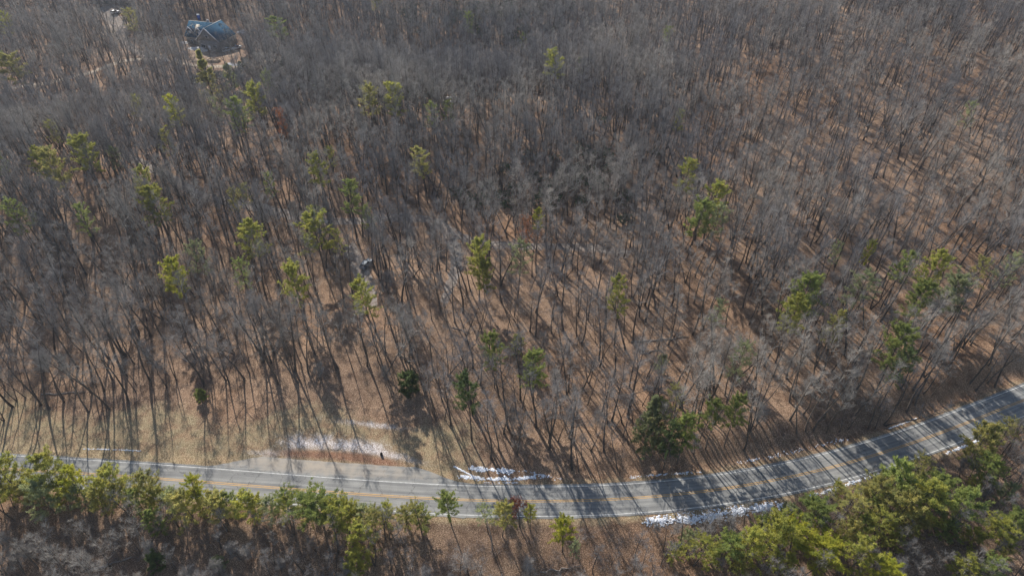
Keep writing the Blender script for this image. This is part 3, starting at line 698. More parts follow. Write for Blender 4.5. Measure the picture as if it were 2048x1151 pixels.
# how thick the wood is: hollows and the upper left are closed, the right hillside and the middle are open
def ib(cx, cy, rx, ry): return np.exp(-((PXb - cx) / rx) ** 2 - ((PYb - cy) / ry) ** 2)
thick = .40 + .42 * ib(150, 330, 330, 120) + .5 * ib(640, 240, 230, 90) + .5 * ib(900, 130, 330, 90) + .35 * ib(1200, 200, 200, 80) + .4 * ib(1050, 330, 200, 60) \
    + .35 * ib(1260, 430, 80, 60) - .32 * ib(1750, 260, 330, 150) - .3 * ib(900, 640, 420, 110) - .25 * ib(330, 650, 300, 90) - .3 * ib(1250, 780, 400, 110) - .2 * ib(430, 180, 120, 40) \
    + .25 * ib(1680, 470, 200, 50) + .3 * ib(120, 620, 140, 60) + .2 * ib(1280, 640, 90, 50) + .14 * np.sin(X / 13 + np.sin(Y / 17) * 2) * np.sin(Y / 15)
thick = np.clip(thick, .05, 1)
rim = sstep(-8, 25, X) * (1 - sstep(26, 42, D)) * (D > 0)
keep &= r_.random(len(X)) < np.where(D < 0, .92, np.maximum(.42 + .42 * thick, .70 * rim))
X, Y, Z, D, thick, PXb, PYb, PXt, PYt, ZC = [a[keep] for a in (X, Y, Z, D, thick, PXb, PYb, PXt, PYt, ZC)]
u = r_.random(len(X)); v = r_.random(len(X))
pt, pb_, ps = .27 + .30 * thick, .015 + .15 * thick, .58 - .36 * thick
below = D < 0
rim = sstep(-8, 25, X) * (1 - sstep(20, 34, D)) * (D > 0); pt = np.where(rim > .5, .42, pt); pb_ = np.where(rim > .5, .03, pb_); ps = np.where(rim > .5, .48, ps)
pt = np.where(below, .16, pt); pb_ = np.where(below, .08, pb_); ps = np.where(below, .36, ps)
kind = np.where(u < pt, (v * 4).astype(int), np.where(u < pt + pb_, 4 + (v * 3).astype(int), np.where(u < pt + pb_ + ps, 7 + (v * 3).astype(int), 10 + (v * 4).astype(int))))
near_edge = (D > 0) & (D < 24) & (X < 5)
SC = r_.uniform(.68, 1.14, len(X)) * np.where(below, np.where(kind < 7, .60, .78), 1.0)
SC = np.where(below & (kind >= 12), SC * .75, SC)
ROT = r_.uniform(0, 6.283, len(X)); TX = r_.normal(0, .05, len(X)); TY = r_.normal(0, .05, len(X))
infr = (PXb > -30) & (PXb < 2078) & (PYb < 1190)
size = np.array([b[1] for b in BT])[kind] * SC * F / ZC
order = np.argsort(np.where(infr, -ZC * -1, 1e9) - 0 * size)
order = np.argsort(np.where(infr, -size, 1e9)); near = order[:300]; isn = np.zeros(len(X), bool); isn[near] = True
for need in range(len(BT)):      # every kind has at least one tree of its own to copy from
    if not (kind[near] == need).any():
        c_ = np.where((kind == need) & infr)[0]; c_ = c_[np.argmin(ZC[c_])]; near = np.append(near[:-1], c_); isn[:] = False; isn[near] = True
GRP = 'bare trees standing in the wood'
ADJ = {'tall': 'tall bare tree', 'broad': 'wide-crowned bare tree', 'slim': 'slender bare tree', 'bushy': 'low many-stemmed bare tree', 'forked': 'twin-stemmed bare tree'}
ORD = ['nearest', 'second nearest', 'third nearest', 'fourth nearest', 'fifth nearest', 'sixth nearest', 'seventh nearest', 'eighth nearest', 'ninth nearest', 'tenth nearest', 'eleventh nearest', 'twelfth nearest', 'farther']
def short(lab):
    w = lab.replace(' of the picture', '').split(',')[0].split()
    for stop in ('with', 'cut', 'standing', 'reaching', 'rising', 'tucked', 'half', 'touching'):
        if stop in w[3:]: w = w[:3 + w[3:].index(stop)]
    w = w[:7]
    while w[-1] in ('of', 'the', 'a', 'on', 'and', 'in', 'at', 'to', 'by', 'than', 'above', 'below', 'under', 'near', 'lower', 'upper', 'over', 'between', 'beside', 'behind', 'dark', 'largest', 'white', 'right'): w = w[:-1]
    return ' '.join(w)
first = {}
LN = LAND + [(0, 0, l_, a_, b_) for a_, b_, l_ in ((60, 770, 'dark tangle of brush far left'), (125, 770, 'fallen log far left'), (205, 820, 'reddish brush clump'), (655, 745, 'top of the open bank'), (920, 930, 'end of the pull-off'), (1430, 1040, 'widest snow band'), (1320, 680, 'long straight fallen log'), (480, 640, 'brush left of centre'), (150, 700, 'brush under leaning trunks'), (960, 610, 'lower end of the gravel drive'), (1240, 900, 'snow line right of centre'), (1560, 900, 'patchy snow in the ditch'), (20, 640, 'left edge at mid height'), (250, 640, 'open patch of leaves at left'), (330, 780, 'left end of the bank'), (1650, 760, 'wood above the road bend'), (60, 1110, 'lower left corner'), (900, 1110, 'bottom edge left of centre'), (1250, 1110, 'bottom edge right of centre'))]
lx = np.array([l[3] for l in LN]); ly = np.array([l[4] for l in LN])
SH = [short(l[2]) for l in LN]
okl = [j for j in range(len(LN)) if SH.count(SH[j]) == 1]
tags_ = {}
for i in near:
    d2 = (lx - PXt[i]) ** 2 + (ly - PYt[i]) ** 2; j = min(okl, key=lambda q: d2[q]); ddx = PXt[i] - lx[j]; ddy = PYt[i] - ly[j]
    rel = ('right of' if ddx > 0 else 'left of') if abs(ddx) > abs(ddy) else ('below' if ddy > 0 else 'above')
    tags_.setdefault((BT[int(kind[i])][0], rel, j), []).append((d2[j], i))
LABEL = {}
for (kn, rel, j), lst in tags_.items():
    lst.sort()
    for q, (_, i) in enumerate(lst):
        LABEL[i] = ADJ[kn] + ' ' + (ORD[min(q, 12)] + ' ' if len(lst) > 1 else '') + rel + ' the ' + SH[j]
for i in near:
    k = int(kind[i]); nm, H, R, tm, cm = BT[k]; lab = LABEL[i]
    o = empty('bare_tree', (X[i], Y[i], Z[i]), 0, lab.rstrip(','), 'tree', GRP)
    o.rotation_euler = (TX[i], TY[i], ROT[i]); o.scale = (SC[i],) * 3
    a_ = link('trunk', tm, o); b_ = link('crown', cm, o); first.setdefault(k, (a_, b_))

def gn_scatter(name, P, rot, scl, kid, protos, label, cat, mats):
    """one object: points that carry copies of the trees standing nearer"""
    me = bpy.data.meshes.new(name); me.vertices.add(len(P)); me.vertices.foreach_set('co', P.astype(np.float32).ravel())
    for nm, dt, key, val in (('rot', 'FLOAT_VECTOR', 'vector', rot), ('scl', 'FLOAT', 'value', scl), ('kid', 'INT', 'value', kid)):
        at_ = me.attributes.new(nm, dt, 'POINT'); at_.data.foreach_set(key, np.asarray(val, np.int32 if dt == 'INT' else np.float32).ravel())
    o = link(name, me); tag(o, label, cat, kind='stuff')
    ng = bpy.data.node_groups.new(name, 'GeometryNodeTree')
    ng.interface.new_socket('Geometry', in_out='INPUT', socket_type='NodeSocketGeometry'); ng.interface.new_socket('Geometry', in_out='OUTPUT', socket_type='NodeSocketGeometry')
    n, l = ng.nodes, ng.links; gi = n.new('NodeGroupInput'); go = n.new('NodeGroupOutput'); jn = n.new('GeometryNodeJoinGeometry')
    def na(nm, dt):
        a = n.new('GeometryNodeInputNamedAttribute'); a.data_type = dt; a.inputs[0].default_value = nm
        return [s for s in a.outputs if s.name == 'Attribute' and s.enabled][0]
    rt, sc, kd = na('rot', 'FLOAT_VECTOR'), na('scl', 'FLOAT'), na('kid', 'INT')
    er = n.new('FunctionNodeEulerToRotation'); l.new(rt, er.inputs[0])
    mp = n.new('GeometryNodeMeshToPoints'); l.new(gi.outputs[0], mp.inputs[0]); mp.inputs['Radius'].default_value = .01
    for k, obs in protos.items():
        cmp = n.new('FunctionNodeCompare'); cmp.data_type = 'INT'; cmp.operation = 'EQUAL'
        l.new(kd, cmp.inputs[2]); cmp.inputs[3].default_value = int(k)
        for ob in obs:
            oi = n.new('GeometryNodeObjectInfo'); oi.inputs['Object'].default_value = ob; oi.inputs['As Instance'].default_value = True; oi.transform_space = 'ORIGINAL'
            ip = n.new('GeometryNodeInstanceOnPoints')
            l.new(mp.outputs[0], ip.inputs['Points']); l.new(cmp.outputs[0], ip.inputs['Selection']); l.new(oi.outputs['Geometry'], ip.inputs['Instance'])
            l.new(er.outputs[0], ip.inputs['Rotation']); l.new(sc, ip.inputs['Scale']); l.new(ip.outputs[0], jn.inputs[0])
    l.new(jn.outputs[0], go.inputs[0])
    md = o.modifiers.new('scatter', 'NODES'); md.node_group = ng
    return o
r2 = ~isn
gn_scatter('bare_woodland', np.stack([X, Y, Z], -1)[r2], np.stack([TX, TY, ROT], -1)[r2], SC[r2], kind[r2], first,
           'leafless grey wood covering the hillside beyond the road', 'woodland', None)
print('trees', len(X), 'near', len(near))

# ------------------------------------------------------------------ undergrowth
M_BRUSH = mat('brush_twigs', (.33, .27, .235), (.17, .13, .11), 2, .95)
M_LAUREL = mat('laurel_leaf', (.085, .12, .060), (.050, .078, .038), 2, .6)
def brush(seed, H=1.8, R=1.5, n=46):
    r = np.random.default_rng(seed); m = MB()
    for i in range(n):
        a = r.uniform(0, 6.28); b = np.array([math.cos(a), math.sin(a), 0]) * r.uniform(0, .45) * R
        d = unit(np.array([math.cos(a), math.sin(a), r.uniform(.6, 2.2)]) + r.normal(0, .3, 3)); P = wander(b - [0, 0, .1], d, r.uniform(.5, 1) * H, 3, .2, -.12, r)
        m.tube(P, [.022, .017, .012, .007], 3)
        for j in range(5):
            q = P[r.integers(1, 4)]; m.tube([q, q + unit(r.normal(0, 1, 3) + [0, 0, .4]) * r.uniform(.25, .7)], [.012, .006], 3)
    return m.mesh('brush', M_BRUSH)
def laurel(seed):
    r = np.random.default_rng(seed); m = MB()
    for i in range(60):
        p = unit(r.normal(0, 1, 3) * [1, 1, .7] + [0, 0, .35]) * r.uniform(.6, 1.25) * np.array([1.5, 1.5, 1.7]); p[2] = abs(p[2]) + .2
        tuft(m, p, p, r, 8, .34, .11)
    return m.mesh('laurel', M_LAUREL)
BRM = [brush(1), brush(2, 1.2, 2.0, 40), brush(3, 2.6, 1.3, 52)]; LAM = [laurel(1), laurel(2)]
first2 = {}; shrub_px = [(60, 770), (205, 835), (150, 720), (655, 745), (520, 1060), (1270, 640), (1275, 672), (1510, 560), (1085, 850), (1240, 905), (1560, 1000), (900, 1120), (1190, 1110), (1330, 1120),
  (420, 1080), (180, 1060), (1850, 505), (1900, 410), (1030, 505), (960, 610), (480, 640), (1420, 1010), (1990, 760), (30, 1050)]
SHL = ['dark tangle of brush at the far left above the road', 'reddish brush clump beside long shadows on the left bank', 'tangled brush under leaning trunks at left', 'dark brush at the top of the open bank',
  'brush between the roadside pines and the lower left corner', 'brush pile at the left end of the fallen log', 'brush under the fallen log, right of centre', 'dark brush beside the pale spreading pine', 'grey brush behind the trio of pines above the road',
  'brush at the foot of the wood above the snow strip', 'brush beside the lower roadside snow', 'tall brush near the bottom edge, left of centre', 'grey brush below the bright lone pine', 'brush right of the bright lone pine at the bottom edge',
  'brush under the low olive pine by the edge line', 'brush below the dense rounded olive pine', 'brush on the upper right slope behind the domed pine', 'brush among shadows on the upper right slope', 'dark brush beside the gravel fork',
  'brush at the lower end of the gravel drive', 'brush in the open wood left of centre', 'brush between the road and the lower right stand', 'brush on the bank above the road, right edge', 'brush near the lower left corner below the pines']
rs = np.random.default_rng(5)
for i, (p, lab) in enumerate(zip(shrub_px, SHL)):
    x, y = at(*p)
    if abs(rdist(x, y)) < 6: continue
    o = link('bare_shrub', BRM[i % 3], None, (x, y, float(terrain(x, y)))); o.rotation_euler.z = rs.uniform(0, 6); o.scale = (rs.uniform(1, 1.5),) * 3
    tag(o, lab, 'shrub', 'clumps of leafless brush'); first2.setdefault(i % 3, (o,))
lau_px = [(600, 150), (575, 168), (690, 172), (860, 200), (452, 195), (1215, 320), (1240, 345)]
LAL = ['dark green shrub at the left head of the hollow', 'dark green shrub below the left head of the hollow', 'dark green shrub in the middle of the hollow', 'dark green shrub at the right end of the hollow',
  'dark green shrub right of the spire-shaped pine foot', 'dark green shrub amid dark twigs, right of centre', 'dark green shrub under the dark twigs, right of centre']
for i, (p, lab) in enumerate(zip(lau_px, LAL)):
    x, y = at(*p); o = link('evergreen_shrub', LAM[i % 2], None, (x, y, float(terrain(x, y)))); o.scale = (1.6,) * 3
    tag(o, lab, 'shrub', 'dark evergreen shrubs in the hollow'); first2.setdefault(3 + i % 2, (o,))
X2, Y2, r3 = scatter(3.4, -330, 330, 50, 470, 23)
Z2 = terrain(X2, Y2); D2 = rdist(X2, Y2); px2, py2, zc2 = proj(X2, Y2, Z2)
k2 = (px2 > -80) & (px2 < 2130) & (py2 < 1240) & (py2 > -40) & ((D2 > 8 + bulge(X2)) | (D2 < -7.5)) & ~inside(X2, Y2, BANK) & ~inside(X2, Y2, YARD) & ~inside(X2, Y2, YARD2)
for Q, w in TR: k2 &= seg_dist(X2, Y2, Q) > w * .6
pn = .30 + .18 * np.sin(X2 / 9 + 2 * np.sin(Y2 / 13)) * np.sin(Y2 / 11 + 1); hol = np.exp(-((px2 - 690) / 230) ** 2 - ((py2 - 165) / 42) ** 2) + .25 * np.exp(-((px2 - 1200) / 90) ** 2 - ((py2 - 330) / 90) ** 2) + .8 * np.exp(-((px2 - 1000) / 160) ** 2 - ((py2 - 40) / 40) ** 2) + .5 * np.exp(-((px2 - 1100) / 200) ** 2 - ((py2 - 380) / 60) ** 2)
pn = pn + .5 * (D2 < 0) + .5 * hol
k2 &= r3.random(len(X2)) < pn
X2, Y2, Z2, hol, D2 = [a[k2] for a in (X2, Y2, Z2, hol, D2)]
isl = (r3.random(len(X2)) < hol * .6) & (hol > .08)
kid2 = np.where(isl, 3 + r3.integers(0, 2, len(X2)), r3.integers(0, 3, len(X2)))
rot2 = np.stack([0 * X2, 0 * X2, r3.uniform(0, 6.28, len(X2))], -1)
gn_scatter('underbrush', np.stack([X2, Y2, Z2], -1), rot2, r3.uniform(.5, 1.25, len(X2)) * np.where(isl, 1.8, 1), kid2, first2, 'tangled leafless brush and dark green shrubs under the trees', 'underbrush', None)

# fallen logs and dead white snags
M_LOG = mat('dead_wood', (.34, .29, .25), (.19, .155, .13), 3, .9); M_SNAG = mat('bleached_wood', (.72, .68, .62), (.5, .46, .42), 3, .8)
LOGS = [((1262, 684), (1378, 674), .22, 'long straight fallen log, right of centre'), ((82, 789), (168, 783), .17, 'fallen log lying across the slope, far left above the road'),
 ((172, 1142), (266, 1114), .30, 'thick bent fallen trunk in the lower left corner'),
 ((1290, 706), (1322, 700), .2, 'short dark log below the long fallen log'), ((1560, 392), (1500, 396), .16, 'thin fallen log on the upper right slope'),
 ((1400, 775), (1432, 783), .15, 'short log above the two small flat pines'), ((1860, 480), (1900, 520), .18, 'fallen pale log near brush at the right'),
 ((1080, 1143), (1160, 1132), .16, 'fallen branch at the bottom edge near the lone bright pine'), ((985, 487), (1025, 482), .12, 'thin log beside the gravel lane'), ((905, 655), (940, 665), .15, 'small log in the centre of the wood')]
for (a, b, rad, lab) in LOGS:
    A = np.array(at(*a)); B = np.array(at(*b)); n = 8; r = np.random.default_rng(int(a[0])); t = np.linspace(0, 1, n)[:, None]
    P = A + (B - A) * t; P[1:-1] += r.normal(0, .2, (n - 2, 2)); c = P.mean(0); cz = float(terrain(*c))
    V = np.concatenate([P - c, (terrain(P[:, 0], P[:, 1]) + rad * .8 - cz)[:, None]], 1)
    root = empty('fallen_log', (c[0], c[1], cz), 0, lab, 'log'); MB().tube(V, np.linspace(rad, rad * .45, n), 7, True).build('trunk', M_LOG, root)
    m = MB()
    for j in range(9):
        q = V[r.integers(3, n)]; d = unit(np.array([r.normal(), r.normal(), r.uniform(.2, .9)])); m.tube(wander(q, d, r.uniform(.8, 2.4), 3, .2, 0, r), [.05, .035, .02, .01], 3)
    m.build('branches', M_LOG, root)
for p, H, lab in [((273, 416), 9, 'thin white dead trunk standing left of the leaning pine pair'), ((1680, 575), 6, 'white forked dead snag left of the pale spreading pine'), ((706, 478), 5, 'short pale dead stem above the parked car'),
                  ((985, 1100), 11, 'straight grey dead stem rising beside the pale thin pine at the road'), ((1560, 445), 5, 'pale broken snag on the upper right slope')]:
    r = np.random.default_rng(p[0]); x, y = at(*p); root = empty('dead_tree', (x, y, float(terrain(x, y))), 0, lab, 'dead tree')
    T = wander((0, 0, -.3), (.06, 0, 1), H, 6, .04, 0, r); MB().tube(T, np.linspace(.16, .05, 7), 6, True).build('trunk', M_SNAG if p[0] != 985 else M_LOG, root)
    for j in range(3): q = T[3 + j]; MB().tube(wander(q, unit(np.array([r.normal(), r.normal(), .8])), H * .22, 3, .15, 0, r), [.05, .04, .03, .02], 4).build('branch', M_SNAG if p[0] != 985 else M_LOG, root)

# ------------------------------------------------------------------ snow left along the road
M_SNOW = mat('snow', (.84, .85, .88), (.62, .63, .66), 3, .7, spec=.3)
def snow(pts, width, per_m, label, smin=.10, smax=.38, strip_=False):
    r = np.random.default_rng(int(pts[0][0] * 7 + pts[0][1])); P = np.array([at(*p) for p in pts]); d = np.concatenate([[0], np.cumsum(np.linalg.norm(np.diff(P, axis=0), axis=1))])
    n = int(d[-1] * per_m * 2.2); s_ = r.uniform(0, d[-1], n); gap = .5 + .5 * np.sin(s_ * 1.1 + r.uniform(0, 6)) + .35 * np.sin(s_ * 3.3 + r.uniform(0, 6)); s_ = s_[r.random(n) < np.clip(gap + .15, .12, 1)] if not strip_ else s_
    c = np.stack([np.interp(s_, d, P[:, 0]), np.interp(s_, d, P[:, 1])], -1) + r.normal(0, width / 2.6, (len(s_), 2)); o0 = c.mean(0); z0 = float(terrain(*o0)); m = MB()
    for q in c:
        if rdist(q[0], q[1]) < 4.3 + float(bulge(q[0])) and rdist(q[0], q[1]) > -4.3: continue
        R = r.uniform(smin, smax) * r.uniform(.5, 1.0); k = 7; a = np.arange(k) * 2 * math.pi / k + r.uniform(0, 1); rr = R * r.uniform(.6, 1.25, k); z = float(terrain(q[0], q[1])) - z0
        el = r.uniform(.8, 1.7)
        ring = np.stack([q[0] - o0[0] + rr * el * np.cos(a), q[1] - o0[1] + rr * np.sin(a), np.full(k, z - .03)], -1)
        mid = np.stack([q[0] - o0[0] + .62 * rr * el * np.cos(a), q[1] - o0[1] + .62 * rr * np.sin(a), z + .03 + R * r.uniform(.08, .22, k)], -1)
        top = np.array([[q[0] - o0[0], q[1] - o0[1], z + .04 + R * .24]]); i = np.arange(k); j = (i + 1) % k
        m.add(np.concatenate([ring, mid, top]), np.stack([i, j, j + k, i + k], -1), np.stack([i + k, j + k, np.full(k, 2 * k)], -1))
    o = m.build('snow_patch', M_SNOW, None, (o0[0], o0[1], z0), True); tag(o, label, 'snow', None, 'stuff')
snow([(168, 897), (225, 898), (282, 901)], .22, 11, 'thin line of old snow in the grass above the road, far left', .06, .22)
snow([(935, 934), (960, 938), (1000, 940), (1034, 943)], .75, 16, 'upper strip of old snow where the pull-off ends')
snow([(1048, 940), (1085, 950), (1120, 957)], .5, 9, 'broken snow under dark trunk shadows right of the upper strip', .06, .2)
snow([(915, 952), (950, 955), (990, 958), (1035, 956), (1085, 952)], .6, 15, 'lower strip of old snow beside the white line')
snow([(968, 964), (1000, 965), (1040, 964)], .25, 9, 'thin scraps of snow touching the asphalt', .06, .18)
snow([(909, 932), (930, 943), (952, 954)], .16, 30, 'straight narrow snow streak slanting down to the lower strip', .1, .2, True)
snow([(1262, 954), (1310, 949), (1345, 947), (1400, 943)], .4, 6, 'snow line at the foot of the wood, right of centre', .07, .26)
snow([(1470, 925), (1530, 915), (1580, 905), (1640, 890), (1700, 876)], .6, 4.5, 'patchy snow along the ditch above the road bend', .06, .24)
snow([(1778, 856), (1806, 846), (1834, 836)], .18, 8, 'thin bright snow bar on the bank, right', .08, .22, True)
snow([(1290, 1042), (1340, 1040), (1400, 1036), (1470, 1022), (1560, 1009)], 1.15, 24, 'widest band of old snow on the lower verge', .08, .38)
snow([(1330, 1028), (1400, 1020), (1470, 1010)], .7, 9, 'scattered snow lumps between the white line and the widest band', .06, .22)
snow([(1618, 992), (1660, 980), (1700, 966), (1760, 946)], .5, 15, 'snow trail on the lower verge leading to the yellow sign', .08, .3)
snow([(1800, 934), (1822, 926)], .4, 9, 'small snow scraps beyond the yellow sign', .07, .2)
snow([(1892, 906), (1925, 893), (1958, 879)], .4, 15, 'snow patch on the lower verge near the right edge', .08, .3)

# ------------------------------------------------------------------ sign, stump
M_POST = mat('galvanised_post', (.4, .4, .4), (.3, .3, .3), 2, .5, metal=.6); M_SY = mat('sign_yellow', (.85, .50, .02), (.75, .42, .02), 1, .45); M_BLK = mat('black_print', (.02, .02, .02), None, 1, .6)
x, y = at(1756, 957); x, y = (x, y) if rdist(x, y) < -5 else (x, float(yc(x)) - 6.0)
sg = empty('road_sign', (x, y, float(terrain(x, y))), math.radians(40), 'yellow diamond warning sign with a small plate on the lower verge', 'sign')
MB().box(-.04, .04, .03, .11, -.3, 3.0).build('post', M_POST, sg)
def plate(w, h, zc_, name, rot):
    m = MB(); V = []
    for yy in (-.015, .015):
        pts = [(0, -h), (w, 0), (0, h), (-w, 0)] if rot else [(-w, -h), (w, -h), (w, h), (-w, h)]
        V += [(a, yy, zc_ + b) for a, b in pts]
    m.add(V, [(0, 1, 2, 3), (7, 6, 5, 4), (0, 4, 5, 1), (1, 5, 6, 2), (2, 6, 7, 3), (3, 7, 4, 0)]); return m.build(name, M_SY, sg)
dm = plate(.62, .62, 2.55, 'diamond_panel', True); plate(.34, .3, 1.55, 'lower_panel', False)
x, y = at(763, 909); m = MB(); m.tube([(0, 0, -.1), (0, 0, .55), (.05, 0, .8)], [.34, .30, .22], 9, True)
tag(m.build('tree_stump', mat('stump_dark', (.05, .045, .04), (.03, .028, .025), 4), None, (x, y, float(terrain(x, y)))), 'black charred-looking stump at the right end of the red clay', 'stump')

# ------------------------------------------------------------------ houses
M_ROOF = mat('shingle_slate', (.034, .078, .125), (.02, .048, .08), 1.2, .95, 5, spec=.0); M_WALL = mat('house_wrap', (.26, .25, .235), (.18, .175, .165), .8, .9); M_TRIM = mat('white_trim', (.8, .8, .82), None, 1, .5)
M_PLY = mat('plywood', (.50, .43, .33), (.36, .31, .24), 1.5, .8); M_WIN = mat('window_glass', (.03, .04, .05), None, 1, .15, spec=.6); M_WOOD = mat('lumber', (.62, .48, .33), (.42, .32, .22), 2, .8)
M_GREYW = mat('weathered_deck', (.42, .41, .40), (.30, .29, .28), 1, .8)
def gable_block(root, x0, x1, y0, y1, h, rh, ridge='x', over=.45, side=None):
    """walls and a two-sided roof with eaves; ridge runs along x or y"""
    w = MB().box(x0, x1, y0, y1, -.6, h).build('wall', M_WALL, root)
    g = MB(); r = MB(); T = .16
    if ridge == 'x':
        ym = (y0 + y1) / 2; k = rh / ((y1 - y0) / 2)
        for xx in (x0 + .02, x1 - .02): g.add([(xx - .02, y0, h), (xx - .02, y1, h), (xx - .02, ym, h + rh - .03), (xx + .02, y0, h), (xx + .02, y1, h), (xx + .02, ym, h + rh - .03)], [(0, 1, 4, 3), (1, 2, 5, 4), (2, 0, 3, 5)], [(0, 2, 1), (3, 4, 5)])
        for sg_, ye in ((-1, y0 - over), (1, y1 + over)):
            ze = h - k * over; V = [(x0 - over, ye, ze), (x1 + over, ye, ze), (x1 + over, ym, h + rh), (x0 - over, ym, h + rh)]; V += [(a, b, c + T) for a, b, c in V]
            r.add(V, [(0, 1, 2, 3), (7, 6, 5, 4), (0, 4, 5, 1), (1, 5, 6, 2), (2, 6, 7, 3), (3, 7, 4, 0)])
    else:
        xm = (x0 + x1) / 2; k = rh / ((x1 - x0) / 2)
        g.add([(x0, y0 + .001, h), (x1, y0 + .001, h), (xm, y0 + .001, h + rh - .03), (x0, y0 + .04, h), (x1, y0 + .04, h), (xm, y0 + .04, h + rh - .03)], [(0, 1, 4, 3), (1, 2, 5, 4), (2, 0, 3, 5)], [(0, 2, 1), (3, 4, 5)])
        for xe in (x0 - over, x1 + over):
            ze = h - k * over; V = [(xe, y0 - over, ze), (xe, y1, ze), (xm, y1, h + rh), (xm, y0 - over, h + rh)]; V += [(a, b, c + T) for a, b, c in V]
            r.add(V, [(0, 1, 2, 3), (7, 6, 5, 4), (0, 4, 5, 1), (1, 5, 6, 2), (2, 6, 7, 3), (3, 7, 4, 0)])
            t = MB(); V = [(xe, y0 - over - .08, ze - .12), (xe, y0 - over - .004, ze - .12), (xm, y0 - over - .004, h + rh - .12), (xm, y0 - over - .08, h + rh - .12)]; V += [(a, b, c + .6) for a, b, c in V]
            t.add(V, [(0, 1, 2, 3), (7, 6, 5, 4), (0, 4, 5, 1), (1, 5, 6, 2), (2, 6, 7, 3), (3, 7, 4, 0)]); t.build('rake_trim', M_TRIM, root)
    if ridge == 'x': MB().box(x0 - over, x1 + over, ym - .16, ym + .16, h + rh + T - .04, h + rh + T + .05).build('ridge_cap', M_GREYW, root)
    else: MB().box(xm - .16, xm + .16, y0 - over, y1, h + rh + T - .04, h + rh + T + .05).build('ridge_cap', M_GREYW, root)
    g.build('gable', M_WALL, root); return r.build('roof', M_ROOF, root)
def window(root, x, y, z, w=1.0, h=1.4):
    f = MB().box(x - w / 2 - .1, x + w / 2 + .1, y - .06, y + .02, z - .1, z + h + .1).build('window', M_TRIM, root)
    MB().box(x - w / 2, x + w / 2, y - .085, y - .05, z, z + h).build('pane', M_WIN, f)
A = np.array(at(378, 38, 10.5)); B = np.array(at(440, 50, 10.5)); ang = math.atan2(*(B - A)[::-1]); L = float(np.linalg.norm(B - A))
print('house', A, B, L, math.degrees(ang))
L = min(max(L, 16), 22); hz_ = float(terrain(*((A + B) / 2)))
hs = empty('house', (A[0], A[1], hz_), ang, 'new house with dark slate-blue roof and white dormer trim in a clearing', 'house')
gable_block(hs, 0, L, -6.2, 6.2, 4.6, 5.6)
gable_block(hs, L - 8, L + 5, -10.5, 3.5, 4.8, 6.0, 'y')
for dx in (2.6, 8.0):
    dr = MB(); z0 = 6.2; wd = 1.7; m = MB().box(dx - wd, dx + wd, -5.2, -2, 5.2, z0 + .9).build('dormer', M_WALL, hs)
    V = MB(); MB().box(dx - .12, dx + .12, -5.6, -.8, z0 + 2.62, z0 + 2.74).build('ridge_cap', M_GREYW, m)
    for sgn in (-1, 1):
        W_ = [(dx + sgn * (wd + .3), -5.6, z0 + .7), (dx + sgn * (wd + .3), -.6, z0 + .7), (dx, -.6, z0 + 2.5), (dx, -5.6, z0 + 2.5)]; W_ += [(a, b, c + .14) for a, b, c in W_]
        V.add(W_, [(0, 1, 2, 3), (7, 6, 5, 4), (0, 4, 5, 1), (1, 5, 6, 2), (2, 6, 7, 3), (3, 7, 4, 0)])
        t = MB(); W_ = [(dx + sgn * (wd + .3), -5.75, z0 + .5), (dx + sgn * (wd + .3), -5.62, z0 + .5), (dx, -5.62, z0 + 2.35), (dx, -5.75, z0 + 2.35)]; W_ += [(a, b, c + .55) for a, b, c in W_]
        t.add(W_, [(0, 1, 2, 3), (7, 6, 5, 4), (0, 4, 5, 1), (1, 5, 6, 2), (2, 6, 7, 3), (3, 7, 4, 0)]); t.build('dormer_trim', M_TRIM, m)
    V.build('dormer_roof', M_ROOF, m)
    f = MB().box(dx - .6, dx + .6, -5.26, -5.19, 5.6, 6.9).build('window', M_TRIM, m)
k_ = 5.6 / 6.2
V = [(4.7, -4.2, 4.6 + 2.0 * k_ + .24), (6.9, -4.2, 4.6 + 2.0 * k_ + .24), (6.9, -1.4, 4.6 + 4.8 * k_ + .24), (4.7, -1.4, 4.6 + 4.8 * k_ + .24)]; V += [(a, b, c + .07) for a, b, c in V]
m = MB(); m.add(V, [(0, 1, 2, 3), (7, 6, 5, 4), (0, 4, 5, 1), (1, 5, 6, 2), (2, 6, 7, 3), (3, 7, 4, 0)]); m.build('bare_decking', M_PLY, hs)['label'] = 'unshingled plywood patch'
MB().box(L * .55, L * .55 + 1.1, .4, 1.4, 8.5, 11.2).build('chimney', M_GREYW, hs)
for a_ in (3.5, 9.5): MB().tube([(a_, 1.2, 8.5), (a_, 1.2, 10.2)], [.12, .12], 8, True).build('vent_pipe', M_POST, hs)
MB().box(L - 9, L - 1, 6.3, 11.5, -.3, 1.1).build('deck', M_GREYW, hs)
for x in (3, 6.5, 10): window(hs, x, -6.2, 1.1)
for x in (L - 5, L + 1.8): window(hs, x, -10.5, 1.0, 2.2, 1.6)
window(hs, L - 1.5, -10.5, 6, 1.2, 1.3)
dr = MB().box(L - 2.1, L - .9, -10.57, -10.5, 0, 2.2).build('door', M_TRIM, hs)
x, y = at(207, 4, 0); h2 = empty('house', (x, y, float(terrain(x, y))), -.25, 'second house with dark blue roof cut by the top edge', 'house')
gable_block(h2, -9, 9, 0, 11, 4.2, 4.5); gable_block(h2, -2, 6, -3, 5.5, 3.8, 3.5, 'y')
for x in (-7, -4): window(h2, x, 0, 1)

